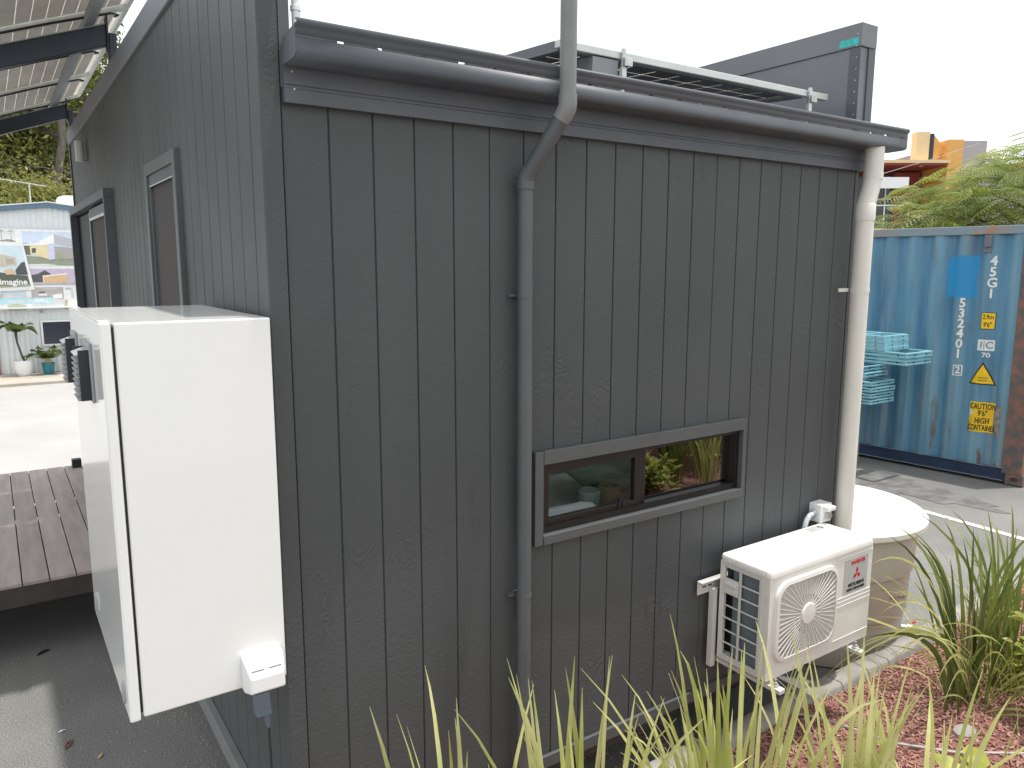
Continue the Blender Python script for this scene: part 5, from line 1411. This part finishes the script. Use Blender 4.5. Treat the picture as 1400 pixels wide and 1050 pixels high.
ap(MB().prism([(15.86, -.05, 6.42), (16.38, -.05, 6.72), (15.86, -.05, 7.32)], (0, .3, 0)), 'roof_gusset', M['orange'])
ap(MB().box((15.685, -.08, 6.345), (15.855, .29, 7.36)), 'roof_fin_core', M['beam'])
ap(MB().box((16.255, -.4, 0), (16.80, 1.59, 7.10)), 'corner_pier', M['orange'])
ap(MB().box((16.805, -.35, 0), (17.70, 6, 7.06)), 'grey_wing', M['greyren'])
ap(MB().box((11.0, -.62, 3.76), (16.2, -.5, 3.84)), 'balcony_slab', M['cream'])
ap(MB().box((11.0, -.64, 2.6), (16.2, -.5, 3.755)), 'balcony_upstand', M['orange'])
rl = ap(MB().box((11.0, -.60, 4.66), (16.2, -.54, 4.71)), 'balcony_rail', M['alu'])
for i in range(6): ap(MB().box((11.15 + i * .92, -.59, 3.85), (11.19 + i * .92, -.55, 4.655)), 'baluster', M['alu'], rl)
ap(MB().box((11.0, -.58, 3.86), (16.2, -.57, 4.64)), 'balustrade_glass', M['glass'], rl)
ap(MB().box((13.4, -.9, 5.28), (14.62, -.85, 5.68)), 'white_sign', M['whitepl'])
ap(MB().box((17.71, 2.0, 0), (27, 8, 6.3)), 'far_wing', M['greyren'])
ap(MB().box((17.72, 1.9, 6.31), (25, 8, 6.52)), 'far_parapet', M['redwall'])
ap(MB().prism([(17.72, 1.7, 5.2), (17.72, 1.7, 6.72), (18.35, 1.7, 6.62), (17.9, 1.7, 5.2)], (0, .18, 0)), 'cyan_screen', mat('cyan_render', (.02, .50, .55), .6, var=.05))
tag(MB().tube([BO + rgt_h * 12.2 + fwd_h * -4 + Vector((0, 0, 5.45)), BO + rgt_h * 13.9 + fwd_h * -3.9 + Vector((0, 0, 5.95)), BO + rgt_h * 15.4 + fwd_h * -3.8 + Vector((0, 0, 6.45))], .009, 5).build('overhead_wire', M['greypl']), 'overhead wire slanting across the orange and red building', 'wire')

# ------------------------------------------------------------------ trees
def limb(mb, a, b, r0, r1, seed, n=6, wob=.12):
    r = random.Random(seed); a, b = Vector(a), Vector(b); L = (b - a).length
    pts = [a.lerp(b, i / n) + (Vector((r.uniform(-1, 1), r.uniform(-1, 1), r.uniform(-.4, .4))) * wob * L * .3 if 0 < i < n else Vector()) for i in range(n + 1)]
    mb.tube(pts, [r0 + (r1 - r0) * i / n for i in range(n + 1)], 8); return pts
def tree(label, base, h, crown, clumps, per, leaf, m, seed, trunk_r=.16, twigs=0, m2=None):
    r = random.Random(seed); bx, by = base
    t = thing('leafy_tree', label, 'tree', (bx, by, 0), 0, 'trees behind the white shed')
    tk = MB(); pts = limb(tk, (bx, by, 0), (bx + r.uniform(-.3, .3), by, h * .85), trunk_r, trunk_r * .25, seed, 8, .06)
    (cx, cy, cz_), (rx, ry, rz2) = crown
    lv = MB(); lv2 = MB()
    for k in range(clumps):
        while True:
            d = Vector((r.uniform(-1, 1), r.uniform(-1, 1), r.uniform(-1, 1)))
            if .15 < d.length < 1: break
        c = Vector((cx + d.x * rx, cy + d.y * ry, cz_ + d.z * rz2))
        s = min(pts, key=lambda p: (p - c).length + abs(p.z - c.z + .8) * .5)
        if k % 2 == 0: limb(tk, s, c, .035, .008, seed * 99 + k, 4, .3)
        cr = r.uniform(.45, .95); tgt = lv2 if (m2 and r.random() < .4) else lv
        for j in range(per):
            q = Vector((r.gauss(0, 1), r.gauss(0, 1), r.gauss(0, .7))) * cr * .5
            dd = Vector((r.uniform(-1, 1), r.uniform(-1, 1), r.uniform(-1.2, .5))).normalized(); sd = dd.cross(Vector((r.uniform(-1, 1), r.uniform(-1, 1), r.uniform(-1, 1)))).normalized()
            p = c + q; L = leaf * r.uniform(.6, 1.4); w = L * .22
            tgt.poly([p - sd * w * .4, p + dd * L * .5 - sd * w, p + dd * L, p + dd * L * .5 + sd * w])
    for k in range(twigs):
        z = h * r.uniform(.25, .62); a = r.uniform(-.5, .5) + (0 if r.random() < .7 else 3.14)
        limb(tk, (bx, by, z), (bx + math.cos(a) * r.uniform(.8, 2.2), by + math.sin(a), z + r.uniform(-.25, .15)), .022, .006, seed * 7 + k, 5, .15)
    tk.build('trunk', M['bark'], t, smooth=True)
    lv.build('crown', m, t, kind='stuff')
    if m2: lv2.build('yellow_green_crown', m2, t, kind='stuff')  # random clumps in a yellower leaf tone
    return t
tree('tall pine like tree with a bare grey trunk rising behind the white vent dome', (1.62, 26.0), 12, ((1.2, 28.4, 8.2), (2.8, 1.6, 4.0)), 130, 210, .17, M['gum'], 1, .21, 26, M['gum2'])
tree('dense olive green tree standing left of the bare grey trunk', (-1.2, 27.5), 11, ((-.9, 27.5, 6.3), (2.6, 2.0, 3.4)), 160, 220, .17, M['gum'], 2, .2, 8, M['gum2'])
tree('broad olive green tree at the left edge behind the white shed', (-4.4, 28), 11, ((-4.2, 28, 6.4), (3.0, 2.0, 3.8)), 140, 190, .17, M['gum'], 3, .2, 6, M['gum2'])
tree('low yellow green bush tree beside the television antenna', (.75, 22.5), 4.4, ((.6, 22.5, 4.0), (.75, .6, .7)), 30, 170, .12, M['gum2'], 4, .07, 0)
tree('shadowy backing tree behind the bare grey trunk', (3.4, 33), 12, ((2.6, 33, 7.0), (4.2, 2.2, 4.2)), 150, 130, .26, M['gum'], 5, .22, 8)
tree('shadowy backing tree far behind the dense olive tree', (-3.5, 36), 12, ((-3.0, 36, 7.0), (5.2, 2.2, 4.6)), 150, 120, .28, M['gum'], 6, .22, 4)

# feathery tree drooping over the container
FT = thing('feathery_tree', 'feathery leaved green tree spreading behind the blue container', 'tree', (16.6, 4.0, 0))
tk = MB(); limb(tk, (16.8, 3.6, 0), (16.6, 3.8, 3.2), .16, .10, 41, 6, .05)
rt_ = random.Random(77)
fl_ = MB(); flY = MB(); rch = MB()
def feather(p, d, L, tgt):
    d = d.normalized(); sd = d.cross(Vector((0, 0, 1))).normalized(); up = sd.cross(d)
    roll = rt_.uniform(-.5, .5); sd = (sd * math.cos(roll) + up * math.sin(roll)).normalized(); up = sd.cross(d)
    n = 11; prev = p
    pts = [p]
    for i in range(1, n + 1):
        s = i / n; c = p + d * L * s - Vector((0, 0, .30 * L * s * s)); pts.append(c)
        tg = (c - prev).normalized(); pl_ = L * .34 * math.sin(math.pi * (.22 + .70 * s)); prev = c
        for sg in (-1, 1):
            o = (sd * sg + tg * .55).normalized(); w = pl_ * .13
            m1 = c + o * pl_ * .5 + up * pl_ * .05; e = c + o * pl_ - Vector((0, 0, pl_ * .18))
            nn = o.cross(up).normalized()
            # leaflet comb either side of the pinna
            K = 5
            for k in range(K):
                q0 = c.lerp(m1, k / K * 2) if k < K / 2 else m1.lerp(e, (k / K - .5) * 2)
                q1 = c.lerp(m1, (k + .8) / K * 2) if k + .8 < K / 2 else m1.lerp(e, min(1, ((k + .8) / K - .5) * 2))
                ww = w * (1 - .6 * abs(k / K - .4))
                for s2 in (-1, 1): tgt.poly([q0, q1, q1 + nn * s2 * ww + o * ww * .5 - up * ww * .15])
    rch.tube(pts[::3] + [pts[-1]], .006, 4)
ctr = Vector((15.2, 4.6, 0))
for k in range(900):
    lat = rt_.uniform(-1.85, 3.0); dep = rt_.uniform(-1.3, 1.5)
    prof_h = 4.72 + lat * .45 - (.25 if lat < -1.5 else 0)
    z = rt_.uniform(2.75, prof_h) - .12 * abs(dep)
    p = ctr + rgt_h * lat + fwd_h * dep; p.z = z
    a = rt_.uniform(0, 6.283)
    d = rgt_h * (math.cos(a) - .25) + fwd_h * (math.sin(a) - .45) + Vector((0, 0, rt_.uniform(-.35, .45)))
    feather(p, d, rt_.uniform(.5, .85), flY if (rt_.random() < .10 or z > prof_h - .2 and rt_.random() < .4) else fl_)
for k in range(16):
    lat = -1.7 + k * .3; hh = 3.9 + lat * .42
    limb(tk, (16.6, 3.8, 2.2 + rt_.uniform(0, 1)), ctr + rgt_h * lat + fwd_h * rt_.uniform(-.9, .6) + Vector((0, 0, hh)), .05, .012, 500 + k, 6, .12)
tk.build('trunk', M['bark'], FT, smooth=True)
rch.build('leaf_stalks', M['blade2'], FT, kind='stuff')
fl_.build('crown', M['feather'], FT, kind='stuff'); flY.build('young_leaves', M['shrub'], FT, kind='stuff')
